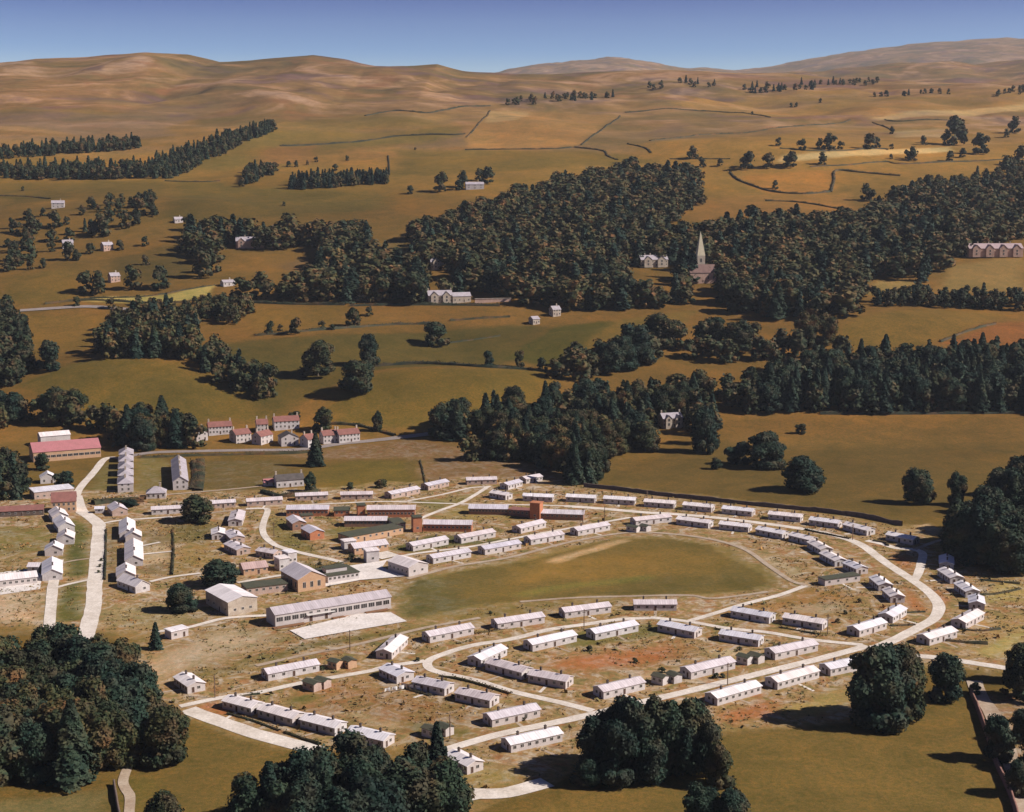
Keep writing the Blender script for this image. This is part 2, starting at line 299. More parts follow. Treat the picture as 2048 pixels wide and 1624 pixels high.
# (colour, rough, feather m, polygon in photo pixels)
FIELDS = [
 (TAN,0,20,[(-200,940),(-200,560),(2300,560),(2300,940)]),
 # hills
  ((.15,.10,.085),.0,50,[(470,120),(660,108),(860,135),(800,175),(560,215),(400,215),(380,165)]),
 ((.16,.10,.055),0,60,[(520,170),(1000,150),(1250,150),(1250,200),(950,215),(700,250),(520,235)]),
 ((.15,.115,.04),0,30,[(380,330),(560,245),(740,228),(900,232),(930,270),(700,300),(420,345)]),
 ((.20,.115,.05),0,20,[(520,300),(640,285),(620,330),(520,330)]),
 ((.27,.165,.075),0,10,[(930,275),(985,220),(1110,222),(1235,232),(1160,292),(940,300)]),
 ((.36,.27,.17),0,10,[(975,222),(1060,222),(1040,240),(970,245)]),
 ((.15,.11,.06),0,12,[(1160,290),(1245,235),(1400,225),(1540,240),(1530,262),(1300,285)]),
 ((.075,.085,.055),0,22,[(990,190),(1150,180),(1240,185),(1180,205),(1000,212)]),
 ((.095,.095,.05),0,30,[(1240,165),(1470,160),(1450,190),(1260,205)]),
 ((.26,.165,.055),0,25,[(1330,205),(1560,180),(2100,190),(2100,225),(1800,230),(1540,235)]),
 ((.24,.15,.05),0,25,[(1270,300),(1500,265),(1800,250),(2100,250),(2100,330),(1700,350),(1350,345)]),
 ((.40,.32,.2),0,8,[(1560,315),(1900,293),(1905,303),(1560,326)]),
 ((.38,.30,.2),0,10,[(1790,262),(1900,258),(1900,275),(1790,275)]),
 ((.40,.33,.22),0,12,[(1740,235),(2100,205),(2100,220),(1880,232),(1760,242)]),
 ((.28,.155,.05),0,8,[(1480,352),(1665,340),(1665,382),(1560,392),(1500,372)]),
 ((.27,.16,.055),0,10,[(1250,430),(1420,395),(1700,385),(1720,430),(1500,440),(1290,445)]),
 ((.14,.108,.035),0,15,[(360,360),(480,372),(780,385),(760,420),(500,440),(330,440)]),
 (OLV,0,18,[(0,365),(330,362),(330,400),(150,395),(0,420)]),
 ((.15,.11,.036),0,20,[(790,300),(1210,305),(1330,320),(1260,330),(880,350),(790,350)]),
 # middle fields
 ((.19,.135,.04),0,10,[(0,560),(150,535),(160,590),(90,612),(0,600)]),
 ((.13,.10,.036),0,12,[(210,520),(380,480),(400,545),(300,570),(230,560)]),
 (YEL,0,4,[(165,595),(330,590),(430,570),(420,590),(335,610),(180,603)]),
 ((.23,.15,.045),0,8,[(60,632),(215,628),(200,690),(70,720),(30,690)]),
 ((.165,.13,.038),0,12,[(40,770),(170,720),(330,725),(470,770),(560,840),(200,850),(120,800)]),
 ((.21,.14,.042),0,8,[(490,618),(690,612),(680,650),(520,672)]),
 ((.125,.105,.035),0,10,[(400,690),(640,672),(1000,650),(1100,650),(1000,735),(760,740),(640,790),(540,840),(420,720)]),
 ((.17,.13,.036),0,12,[(650,810),(760,745),(1100,745),(1100,800),(900,855),(680,855)]),
 ((.11,.105,.03),0,8,[(1000,720),(1120,650),(1260,640),(1200,690),(1130,735)]),
 ((.20,.145,.045),0,6,[(1230,640),(1400,620),(1330,680),(1150,735),(1140,725)]),
 ((.21,.135,.045),0,8,[(1140,760),(1340,700),(1520,705),(1500,760),(1300,790)]),
 ((.22,.15,.045),0,10,[(1640,690),(1700,640),(1850,618),(2000,625),(1990,650),(1860,690),(1740,705)]),
 ((.28,.13,.05),0,8,[(1880,690),(2000,645),(2100,645),(2100,690)]),
 ((.32,.24,.1),0,8,[(1730,590),(1750,562),(1835,565),(1830,592)]),
 ((.30,.22,.09),0,8,[(1880,585),(1900,530),(2048,515),(2048,580)]),
 ((.20,.14,.07),0,10,[(560,530),(620,510),(640,540),(600,560)]),
 ((.20,.145,.06),0,8,[(740,490),(810,480),(830,500),(760,525)]),
 # big pasture on the right and fields behind the estate
 ((.172,.114,.040),0,14,[(1190,965),(1420,840),(2200,828),(2200,1010),(1900,1040),(1600,1015),(1340,985)]),
 ((.19,.14,.04),0,10,[(630,945),(700,922),(835,920),(850,950),(830,970),(640,985)]),
 ((.115,.085,.03),.2,8,[(395,925),(570,918),(600,950),(520,985),(400,980)]),
 (BRN,.4,10,[(560,905),(850,880),(1080,930),(1150,965),(1000,975),(850,960),(840,915),(640,920)]),
 ((.12,.105,.035),.3,6,[(270,915),(330,915),(335,985),(270,985)]),
 ((.14,.12,.04),.2,6,[(160,985),(210,925),(236,925),(234,985)]),
 # estate rough ground
 ((.20,.15,.075),1,14,[(-200,1000),(200,985),(560,985),(980,955),(1180,975),(1400,1000),(1700,1035),(1850,1060),(1890,1110),(2000,1150),(2200,1160),
    (2200,1330),(2000,1345),(1800,1325),(1700,1440),(1460,1460),(1180,1480),(1120,1560),(960,1590),(890,1560),(900,1500),(620,1500),(380,1425),(290,1380),(290,1260),(-200,1260)]),
 ((.10,.11,.033),.15,4,[(115,1050),(140,1035),(168,1048),(180,1062),(178,1150),(130,1155),(130,1100)]),
 ((.105,.11,.033),.15,4,[(128,1165),(175,1160),(172,1240),(104,1245)]),
 ((.13,.12,.036),.5,6,[(-50,1050),(100,1055),(90,1110),(-50,1125)]),
 ((.24,.17,.08),.7,6,[(-50,1110),(85,1105),(60,1145),(-50,1150)]),
 (PNK,.4,8,[(-50,1190),(95,1180),(85,1250),(-50,1250)]),
 ((.12,.10,.055),.5,3,[(213,1050),(238,1050),(236,1170),(210,1165)]),
 ((.15,.12,.08),.5,3,[(282,1060),(345,1060),(345,1150),(282,1150)]),
 ((.19,.14,.05),.5,6,[(350,1100),(420,1080),(440,1120),(350,1160)]),
 ((.105,.09,.03),.3,8,[(330,1050),(440,1045),(430,1085),(340,1085)]),
 ((.25,.205,.12),.5,8,[(205,1215),(330,1205),(410,1230),(360,1255),(210,1250)]),
 ((.115,.11,.034),.25,4,[(860,1030),(920,1003),(965,985),(830,1004),(855,1015)]),
 ((.20,.16,.06),.4,4,[(870,1000),(960,985),(905,1005)]),
 ((.21,.16,.055),.4,4,[(850,1045),(920,1012),(1060,1025),(1060,1040),(960,1040)]),
 ((.09,.10,.033),.2,3,[(780,1100),(860,1068),(1090,1085),(900,1092),(820,1108)]),
 ((.13,.12,.036),.3,5,[(540,1075),(600,1060),(640,1100),(560,1090)]),
 ((.11,.10,.035),.3,4,[(600,1120),(650,1128),(640,1145),(600,1140)]),
 ((.15,.128,.04),.2,4,[(640,1064),(700,1046),(800,1050),(700,1082)]),
 ((.16,.13,.045),.3,4,[(536,1030),(575,1036),(592,1082),(560,1088),(540,1062)]),
 ((.15,.125,.04),.3,4,[(560,1100),(600,1112),(640,1100),(600,1085)]),
 # playing field
 ((.185,.138,.046),.05,8,[(860,1155),(960,1130),(1100,1105),(1240,1075),(1340,1072),(1450,1090),(1520,1125),(1575,1165),(1520,1185),(1420,1192),(1240,1195),(1050,1205),(960,1215),(880,1200)]),
 ((.25,.165,.05),.05,12,[(1030,1140),(1330,1095),(1460,1115),(1440,1150),(1200,1160),(1000,1170)]),
 ((.22,.19,.06),.0,5,[(1030,1185),(1280,1150),(1320,1155),(1040,1195)]),
 ((.118,.108,.040),.15,8,[(780,1180),(850,1150),(900,1165),(960,1210),(880,1235),(800,1240)]),
 ((.15,.115,.038),.3,10,[(830,1240),(960,1215),(1240,1195),(1180,1215),(1000,1235),(880,1250)]),
 ((.12,.105,.034),.2,5,[(520,1310),(800,1255),(850,1250),(860,1262),(620,1300),(540,1330)]),
 (PNK,.35,10,[(300,1330),(420,1265),(510,1250),(560,1275),(470,1310),(340,1370)]),
 ((.15,.12,.045),.4,8,[(340,1360),(520,1310),(560,1330),(420,1360)]),
 ((.33,.22,.14),.6,6,[(590,1220),(640,1185),(760,1170),(780,1180),(700,1200)]),
 # red patches inside the blocks
 (RUST,.38,6,[(570,1385),(690,1360),(790,1395),(780,1440),(640,1430)]),
 ((.20,.11,.05),.6,8,[(560,1400),(740,1350),(960,1420),(860,1480),(680,1450)]),
 (RUST,.38,8,[(1080,1330),(1240,1295),(1380,1290),(1370,1320),(1180,1350)]),
 (RUST,.38,6,[(1780,1110),(1830,1108),(1825,1145),(1790,1135)]),
 (RUST,.38,4,[(1850,1165),(1905,1200),(1900,1215),(1860,1190)]),
 (RUST,.38,4,[(1800,1165),(1850,1205),(1860,1225),(1830,1225),(1805,1190)]),
 ((.30,.15,.05),.45,8,[(1500,1220),(1640,1175),(1730,1190),(1740,1230),(1560,1225)]),
 (RUST,.38,5,[(1440,1425),(1560,1395),(1560,1430),(1450,1450)]),
 ((.28,.19,.08),.6,6,[(1960,1240),(2060,1220),(2060,1260),(1950,1290)]),
 ((.34,.28,.11),.3,6,[(1940,1300),(2060,1255),(2060,1290),(2000,1320)]),
 (RUST,.38,3,[(385,1415),(440,1400),(510,1440),(450,1430)]),
 # worn plots, spoil and paler strips between the huts
 ((0.42,0.33,0.24),0.40,4,[(640, 1420), (690, 1425), (800, 1455), (780, 1462)]),
 ((0.40,0.31,0.24),0.40,4,[(1230, 1365), (1330, 1340), (1400, 1325), (1390, 1335), (1250, 1372)]),
 ((0.42,0.34,0.26),0.40,4,[(1400, 1300), (1480, 1295), (1500, 1308), (1440, 1318)]),
 ((0.40,0.30,0.22),0.40,5,[(1480, 1090), (1560, 1115), (1620, 1150), (1590, 1160), (1530, 1120)]),
 ((0.38,0.30,0.24),0.50,5,[(1580, 1210), (1700, 1205), (1690, 1225), (1600, 1225)]),
 ((0.36,0.29,0.23),0.50,4,[(1850, 1045), (1880, 1060), (1860, 1072), (1830, 1060)]),
 ((0.40,0.31,0.24),0.40,5,[(290, 1090), (340, 1088), (335, 1125), (290, 1130)]),
 ((0.13,0.12,0.04),0.20,4,[(1110, 1270), (1290, 1245), (1420, 1268), (1300, 1275), (1130, 1300)]),
 ((0.12,0.11,0.03),0.20,4,[(780, 1440), (840, 1470), (900, 1480), (960, 1465), (850, 1450)]),
 ((0.13,0.12,0.04),0.20,4,[(560, 1400), (620, 1385), (650, 1400), (580, 1410)]),
 ((0.30,0.22,0.09),0.30,5,[(1560, 1420), (1640, 1385), (1700, 1375), (1690, 1420), (1600, 1440)]),
 ((0.34,0.26,0.10),0.40,6,[(2000, 1160), (2060, 1165), (2060, 1200), (1960, 1210)]),
 ((0.40,0.28,0.19),0.40,4,[(1100, 1120), (1250, 1078), (1255, 1083), (1110, 1128)]),
 ((0.25,0.17,0.06),0.40,5,[(1080, 1230), (1240, 1210), (1230, 1228), (1090, 1245)]),
 # foreground meadows
 ((.215,.146,.050),0,5,[(1040,1640),(1130,1600),(1300,1560),(1460,1475),(1700,1440),(1850,1430),(1938,1388),(2035,1640),(2060,1900),(900,1900)]),
 ((.20,.140,.048),0,5,[(380,1440),(440,1462),(600,1510),(480,1640),(380,1700),(290,1640),(335,1540)]),
 ((.21,.155,.048),0,4,[(250,1550),(310,1560),(300,1640),(240,1640)]),
 ((.24,.19,.09),0,6,[(-80,1620),(100,1600),(225,1580),(225,1720),(-80,1720)]),
 ((.20,.12,.055),.5,6,[(880,1590),(1000,1600),(920,1640),(700,1640)]),
 ((.22,.17,.06),.4,6,[(900,1520),(1010,1540),(1060,1560),(960,1575),(900,1560)]),
 ((.15,.10,.06),.7,4,[(1960,1400),(2100,1380),(2100,1700),(2040,1640),(2000,1480)]),
]
def gaxis(bounds):
    out = [bounds[0][0]]
    for a, b_, s in bounds:
        n = max(1, int(round((b_ - a) / s))); out += list(np.linspace(a, b_, n + 1)[1:])
    return np.array(out)
ysp = [150.0]
while ysp[-1] < 13500:
    y = ysp[-1]; ysp.append(y + (6 if y < 340 else 2.6 if y < 900 else min(2.6 * (y / 900) ** 1.55, 14) if y < 3450 else min(100, 14 * (y / 3450) ** 3)))
YS = np.array(ysp); XS = gaxis([(-7000,-1800,100),(-1800,-900,22),(-900,-340,7),(-340,340,2.6),(340,900,7),(900,1800,22),(1800,7000,100)])
GX, GY = np.meshgrid(XS, YS); GZ = zt(GX, GY); NX, NY = len(XS), len(YS)
fx, fy = GX.ravel(), GY.ravel()
COL = np.empty((len(fx), 3)); RGH = np.zeros(len(fx))
n1 = fbm(fx / 160, fy / 160, 21, 4)[:, None]; n2 = fbm(fx / 60, fy / 60, 31, 3)[:, None]
COL[:] = np.array(TAN) * (0.75 + 0.5 * n1) ; COL = COL * (1 - 0.35 * n2) + np.array(GRN) * 0.35 * n2
far = sstep((fy - 1900) / 500)[:, None]
hn = fbm(fx / 190 + fy / 900, fy / 90, 41, 5)[:, None]; hn2 = fbm(fx / 330, fy / 160, 51, 4)[:, None]
wxh = fx + 260 * (fbm(fx / 400, fy / 300, 81, 3) - .44); wyh = fy + 160 * (fbm(fx / 350, fy / 350, 83, 3) - .44)
ha = fbm(wxh / 260, wyh / 110, 41, 5)[:, None]; hb = fbm(wxh / 330 + 5, wyh / 120, 51, 5)[:, None]; hc = fbm(wxh / 200, wyh / 75 + 9, 57, 5)[:, None]
hill = np.array((.235,.150,.062)) * (0.65 + 0.75 * ha)
def blend(base, col, m_): return base * (1 - m_) + np.array(col) * m_
lft = sstep((-200 - fx) / 900)[:, None]
hill = blend(hill, (.36,.235,.155), .75 * sstep((hc - .46) / .10) * (0.35 + .65 * lft))
hill = blend(hill, (.13,.105,.045), .75 * sstep((hb - .49) / .08))
hill = blend(hill, (.15,.115,.115), .7 * sstep((.38 - hb) / .07))
hill = blend(hill, (.25,.115,.06), .6 * sstep((ha - .54) / .07))
COL = COL * (1 - far) + hill * far
def inside(xs, ys, P):
    r = np.zeros(len(xs), bool); n = len(P); j = n - 1
    for i in range(n):
        xi, yi = P[i]; xj, yj = P[j]
        if yi != yj:
            c_ = (yi > ys) != (yj > ys); r ^= c_ & (xs < (xj - xi) * (ys - yi) / (yj - yi) + xi)
        j = i
    return r
wx = (fbm(fx / 25, fy / 25, 61, 3) - .44); wy = (fbm(fx / 25, fy / 25, 71, 3) - .44)
for col, rg, fe, poly in FIELDS:
    W = G(poly)[:, :2]; lo = W.min(0) - 3 * fe; hi = W.max(0) + 3 * fe
    sel = np.where((fx > lo[0]) & (fx < hi[0]) & (fy > lo[1]) & (fy < hi[1]))[0]
    if not len(sel): continue
    acc = np.zeros(len(sel))
    for k in range(6):
        a = k * 2.4 + 0.5; r = fe * (k + 0.5) / 6
        acc += inside(fx[sel] + wx[sel] * fe * 1.6 + r * math.cos(a), fy[sel] + wy[sel] * fe * 1.6 + r * math.sin(a), W)
    acc /= 6; a_ = acc[:, None]
    v = np.array(col) * (0.86 + 0.32 * n2[sel])
    hn_ = 0.80 + 0.45 * hn[sel]; v = np.where(far[sel] > 0.3, v * hn_, v)
    a_ = a_ * np.where(fy[sel] > 2300, .72, 1.0)[:, None]; COL[sel] = COL[sel] * (1 - a_) + v * a_; RGH[sel] = RGH[sel] * (1 - acc) + rg * acc
HILL = sstep((fy - 2050) / 650) * .72
for hp in ([(930,275),(985,220),(1110,222),(1235,232),(1160,292),(940,300)],[(1330,205),(1560,180),(2100,190),(2100,225),(1800,230),(1540,235)],[(1740,235),(2100,205),(2100,220),(1880,232),(1760,242)],[(1560,315),(1900,293),(1905,303),(1560,326)],[(380,330),(560,245),(740,228),(900,232),(930,270),(700,300),(420,345)]):
    HILL[inside(fx, fy, G(hp)[:, :2])] *= .45
COL[:, 2] *= .80
near_g = ((1 - sstep((fy - 940) / 40)) * (1 - sstep((RGH - .08) / .2)))[:, None]           # dry mown pasture and meadow
COL *= 1 - near_g * np.array((.34, .35, .36))
mid_g = (sstep((fy - 940) / 40) * (1 - sstep((fy - 1650) / 250)))[:, None]; COL *= 1 - mid_g * np.array((.05, .17, .20))
up_g = sstep((fy - 1650) / 250)[:, None]; COL *= 1 + up_g * np.array((.06, -.06, -.20))
COL *= (1 - .10 * sstep((fy - 820) / 150))[:, None]
gm = (sstep((fy - 960) / 120) * (1 - sstep((fy - 1750) / 350)) * (0.35 + .65 * sstep((250 - fx) / 700)))[:, None]
COL *= 1 - gm * np.array((.10, .07, .05))
COL *= (1 - .20 * sstep((fy - 960) / 120) * (1 - sstep((fy - 1650) / 350)))[:, None]
idx = np.arange(NX * NY).reshape(NY, NX)
quads = np.stack([idx[:-1, :-1], idx[:-1, 1:], idx[1:, 1:], idx[1:, :-1]], -1).reshape(-1, 4)
me = mesh_np('terrain', np.stack([fx, fy, GZ.ravel()], 1), quads, (M_GROUND,), smooth=True)
ca = me.attributes.new('Col', 'FLOAT_COLOR', 'POINT'); ca.data.foreach_set('color', np.c_[np.clip(COL, 0, 1), np.ones(len(COL))].astype(np.float32).ravel())
ha_ = me.attributes.new('hill', 'FLOAT', 'POINT'); ha_.data.foreach_set('value', HILL.astype(np.float32))
ra = me.attributes.new('rough', 'FLOAT', 'POINT'); ra.data.foreach_set('value', RGH.astype(np.float32))
tag(link(bpy.data.objects.new('terrain', me)), 'valley floor, fields and fells rising behind the estate', None, kind='structure')

# ------------------------------------------------------------------ roads, tracks, paved yards
def resample(P, step):
    P = np.asarray(P, float)
    # Catmull-Rom through the points, then even spacing
    Q = [P[0]]; n = len(P)
    for i in range(n - 1):
        p0, p1, p2, p3 = P[max(i - 1, 0)], P[i], P[i + 1], P[min(i + 2, n - 1)]
        for s in np.linspace(0, 1, 13)[1:]:
            Q.append(0.5 * (2 * p1 + (p2 - p0) * s + (2 * p0 - 5 * p1 + 4 * p2 - p3) * s * s + (3 * p1 - p0 - 3 * p2 + p3) * s ** 3))
    Q = np.array(Q); d = np.r_[0, np.cumsum(np.linalg.norm(np.diff(Q, axis=0), axis=1))]
    k = max(2, int(d[-1] / step) + 1); s = np.linspace(0, d[-1], k)
    return np.stack([np.interp(s, d, Q[:, 0]), np.interp(s, d, Q[:, 1])], 1)
_lay = [0]
def ribbon(name, mat, width, pts, label, ragged=0.12):
    W = resample(G(pts)[:, :2], 2.0); t_ = np.gradient(W, axis=0); t_ /= np.linalg.norm(t_, axis=1)[:, None] + 1e-9
    nrm = np.stack([-t_[:, 1], t_[:, 0]], 1); n = len(W); s = np.arange(n); _lay[0] += 1
    wl = width / 2 * (1 + ragged * (vnoise(s * 0.31, s * 0 + 3.1, _lay[0]) - .5)); wr = width / 2 * (1 + ragged * (vnoise(s * 0.29, s * 0 + 9.7, _lay[0] + 50) - .5))
    cols = [W + nrm * wl[:, None], W + nrm * (wl * .33)[:, None], W - nrm * (wr * .33)[:, None], W - nrm * wr[:, None]]
    V = np.concatenate(cols); off = 0.05 + 0.005 * _lay[0]
    dist = V[:, 1]
    Z = zt(V[:, 0], V[:, 1]) + off + np.clip((dist - 950) / 900, 0, 2)
    i = np.arange(n - 1); F = np.concatenate([np.stack([k * n + i, (k + 1) * n + i, (k + 1) * n + i + 1, k * n + i + 1], 1) for k in range(3)])
    o = link(bpy.data.objects.new(name, mesh_np(name, np.c_[V, Z], F[:, ::-1], (mat,)))); o['kind'] = 'structure'; o['label'] = label
    return o
ROADS = [
 ('road', M_ROAD, 5.0, [(1130,1012),(1200,1017),(1292,1025),(1345,1028),(1438,1036),(1536,1048),(1619,1060),(1677,1073),(1723,1090),(1771,1125),(1814,1153),(1852,1179),(1872,1200),(1878,1217),(1868,1237),(1835,1256),(1790,1279),(1740,1300)], 'pale curving estate road between the two outer rows of huts'),
 ('lane', M_ROAD, 4.0, [(1826,1164),(1836,1148),(1843,1124),(1845,1107),(1829,1099),(1792,1096),(1765,1088),(1733,1081)], 'pale lane looping off the curving road by the wood'),
 ('lane', M_TRACK, 2.6, [(1829,1099),(1868,1084),(1885,1080)], 'dirt spur from the looping lane to the wood'),
 ('path', M_ROAD, 2.8, [(840,1037),(880,1021),(921,1006),(950,990),(978,972)], 'pale path climbing between the brick blocks and back huts'),
 ('path', M_ROAD, 2.2, [(574,1011),(668,1007),(760,1003),(840,1005),(927,1008),(1062,1010),(1140,1012)], 'straight pale path behind the brick blocks'),
 ('path', M_ROAD, 2.2, [(815,1002),(880,990),(940,976),(974,974)], 'thin path curving up to the back huts'),
 ('road', M_ROAD, 3.5, [(1300,1236),(1240,1239),(1170,1249),(1100,1259),(1024,1278),(945,1291),(885,1309),(857,1322),(858,1336),(880,1345),(920,1354),(960,1363),(1024,1383),(1120,1405),(1185,1422)], 'pale loop road bending round the lower huts'),
 ('road', M_ROAD, 3.2, [(1300,1235),(1376,1243),(1457,1257),(1536,1265),(1620,1279),(1725,1290)], 'pale road from the loop to the big roadside trees'),
 ('path', M_ROAD, 3.0, [(1376,1243),(1442,1223),(1490,1208),(1560,1190),(1612,1171)], 'pale path from the loop road to the playing field end'),
 ('road', M_ROAD, 4.4, [(890,1500),(968,1477),(1024,1463),(1149,1437),(1270,1408),(1404,1376),(1536,1343),(1638,1318),(1735,1292)], 'straight pale road along the lowest huts'),
 ('road', M_ROAD, 4.6, [(1735,1294),(1821,1310),(1880,1316),(1919,1322),(2003,1335),(2100,1352)], 'pale road leaving the estate past the trees'),
 ('road', M_ROAD, 3.2, [(360,1413),(440,1396),(512,1386),(604,1366),(736,1343),(770,1334),(850,1322)], 'pale lane above the bottom terrace of huts'),
 ('road', M_ROAD, 7.0, [(375,1419),(420,1436),(512,1468),(609,1494),(640,1504)], 'broad pale road below the bottom terrace of huts'),
 ('road', M_ROAD, 6.6, [(164,1310),(172,1275),(180,1240),(187,1210),(191,1150),(195,1103),(198,1062),(196,1047),(176,1031),(163,1022),(156,1005),(152,992)], 'wide pale road between the left rows of houses'),
 ('road', M_ROAD, 4.6, [(152,994),(160,976),(185,948),(209,919),(230,915)], 'pale road from the junction to the long red-roofed workshop'),
 ('road', M_ROAD, 4.6, [(94,1285),(98,1252),(104,1190),(108,1160),(118,1120)], 'pale track in front of the west row of houses'),
 ('path', M_ROAD, 2.4, [(106,1177),(140,1168),(176,1160)], 'short path joining the west row and wide road'),
 ('path', M_TRACK, 2.0, [(124,1126),(150,1121),(180,1117)], 'second short path crossing the green verge'),
 ('path', M_ROAD, 2.6, [(204,1047),(240,1041),(280,1038),(345,1034)], 'pale path crossing from the wide road to the round tree'),
 ('path', M_TRACK, 2.2, [(345,1034),(440,1024),(492,1019),(540,1016)], 'dirt path passing the round tree'),
 ('lane', M_ROAD, 3.4, [(492,1018),(520,1017),(535,1020),(529,1040),(525,1057),(531,1074),(550,1090),(575,1099),(606,1107),(656,1118),(690,1126)], 'white lane curling round the brick works yard'),
 ('path', M_ROAD, 2.8, [(310,1264),(377,1255),(439,1239),(480,1234),(540,1231)], 'pale path leading past the hall to the school'),
 ('path', M_ROAD, 2.6, [(772,1122),(828,1108),(939,1094),(1024,1078),(1110,1062),(1223,1042),(1261,1035)], 'pale path between two rows of lit huts'),
 ('track', M_TRACK, 2.6, [(815,1158),(860,1146),(916,1132),(1024,1114),(1137,1085),(1251,1066),(1340,1068),(1428,1080),(1491,1100),(1536,1131),(1581,1161),(1612,1171)], 'bare track curving round the far edge of the playing field'),
 ('track', M_TRACK, 2.2, [(1040,1204),(1150,1196),(1251,1193),(1377,1191),(1428,1197),(1536,1184)], 'bare track along the near edge of the playing field'),
 ('track', M_TRACK, 2.4, [(512,1332),(620,1308),(720,1288),(800,1268),(860,1254),(960,1236)], 'worn track on the slope below the school'),
 ('track', M_ROAD, 7.0, [(880,1566),(905,1580),(940,1587),(1000,1588),(1040,1580),(1095,1565)], 'pale turning track at the foot of the estate'),
 ('track', M_ROAD, 3.0, [(800,1625),(880,1612),(940,1598),(985,1588)], 'thin pale track joining the turning track'),
 ('track', M_TRACK, 3.0, [(258,1530),(246,1562),(252,1580),(260,1595),(256,1650)], 'narrow track running out of the bottom wood'),
 ('lane', M_TRACK, 5.5, [(1948,1362),(1962,1395),(1985,1430),(2010,1490),(2035,1560),(2060,1640)], 'stony lane beside the meadow wall'),
 ('road', M_TAR, 7.0, [(230,918),(300,906),(380,903),(480,901),(600,899),(680,888),(740,882),(860,868)], 'grey main road passing the old village houses'),
 ('road', M_TAR, 7.0, [(40,622),(100,618),(175,614),(250,619),(300,624)], 'grey valley road above the mounded field'),
 ('path', M_TRACK, 2.4, [(330,990),(400,984),(460,979),(530,972)], 'pale path under the sloping paddock'),
 ('path', M_ROAD, 2.0, [(285,1092),(320,1085)], 'short garden path behind the white semi-detached row'),
 ('path', M_ROAD, 2.0, [(286,1109),(345,1103)], 'garden path below the first behind the white row'),
 ('path', M_ROAD, 2.4, [(300,1164),(340,1155),(400,1147)], 'rough pale path ending at the pair of dark trees'),
 ('path', M_ROAD, 2.6, [(475,1166),(540,1155),(565,1151)], 'pale path between the long sheds'),
]
for a in ROADS: ribbon(*a)
def sheet(name, mat, poly, label, off=0.11):
    W = G(poly); ctr = W[:, :2].mean(0)
    V = [(x, y, float(zt(x, y)) + off) for x, y, _ in W]
    # fan with subdivided rings so that the sheet follows the ground
    VV = []; n = len(V)
    for r in (1.0, 0.66, 0.33):
        for x, y, _ in V:
            q = ctr + (np.array([x, y]) - ctr) * r; VV.append((q[0], q[1], float(zt(q[0], q[1])) + off))
    VV.append((ctr[0], ctr[1], float(zt(*ctr)) + off)); F = []
    for k in range(2):
        for i in range(n): F.append((k*n+i, k*n+(i+1) % n, (k+1)*n+(i+1) % n, (k+1)*n+i))
    for i in range(n): F.append((2*n+i, 2*n+(i+1) % n, 3*n))
    o = link(bpy.data.objects.new(name, mesh_py(name, VV, F, (mat,)))); o['kind'] = 'structure'; o['label'] = label
sheet('school_terrace', M_YARD, [T('E6',1150,1165),T('E6',1340,1275),T('E7',600,1445),T('E7',1390,1310),T('E7',1130,1165),T('E7',600,1190)], 'concrete terrace in front of the school', 0.3)
sheet('concrete_yard', M_YARD, [T('C1',720,1320),T('C1',960,1285),T('C1',1040,1270),T('C1',1000,1330),T('C1',1180,1400),T('C1',830,1430),T('C1',560,1480),T('C1',500,1500),T('C1',490,1460),T('C1',800,1400)], 'white concrete yard by the workshop', 0.32)
sheet('paved_apron', M_ROAD, [T('C1',1040,1200),T('C1',1140,1235),T('C1',1000,1265),T('C1',880,1230)], 'pale apron by the works yard', 0.34)
sheet('bare_plot', M_YARD, [(0,1145),(60,1138),(85,1150),(80,1178),(0,1190)], 'bare pale plot at the west edge', 0.1)

# ------------------------------------------------------------------ buildings
def window_mesh(w, h, bars, name):
    b_ = MB(); b_.box(-w/2, w/2, -0.05, 0.06, 0, h, 0)
    n = max(1, bars); g = 0.09
    for k in range(n):
        x0 = -w/2 + g + (w - g) * k / n; x1 = -w/2 + (w - g) * (k + 1) / n
        b_.box(x0, x1, -0.065, -0.04, g, h - g, 1)
    return b_.me(name, (M_FRAME, M_GLASS))
WIN = {'hut': window_mesh(1.25, 1.15, 2, 'hut_window'), 'wide': window_mesh(3.0, 1.7, 3, 'wide_window'), 'house': window_mesh(1.15, 1.5, 2, 'house_window'), 'tall': window_mesh(1.5, 2.6, 2, 'tall_window')}
def door_mesh():
    b_ = MB(); b_.box(-0.55, 0.55, -0.07, 0.05, -0.1, 2.1, 0); b_.box(-0.46, 0.46, -0.10, -0.06, 0.0, 2.0, 1); return b_.me('door', (M_FRAME, M_DOOR))
DOOR = door_mesh()
def chimney_mesh(w, h, name, mat):
    b_ = MB(); b_.box(-w/2, w/2, -w/2, w/2, -0.9, h); b_.box(-w/2-.09, w/2+.09, -w/2-.09, w/2+.09, h, h+.16)
    b_.box(-w*.25, w*.25, -w*.25, w*.25, h+.16, h+.42); return b_.me(name, (mat,))
CHIM = {'hut': chimney_mesh(0.62, 1.15, 'hut_chimney', M_DARK), 'house': chimney_mesh(0.95, 1.7, 'house_chimney', M_STONE)}
_cache = {}
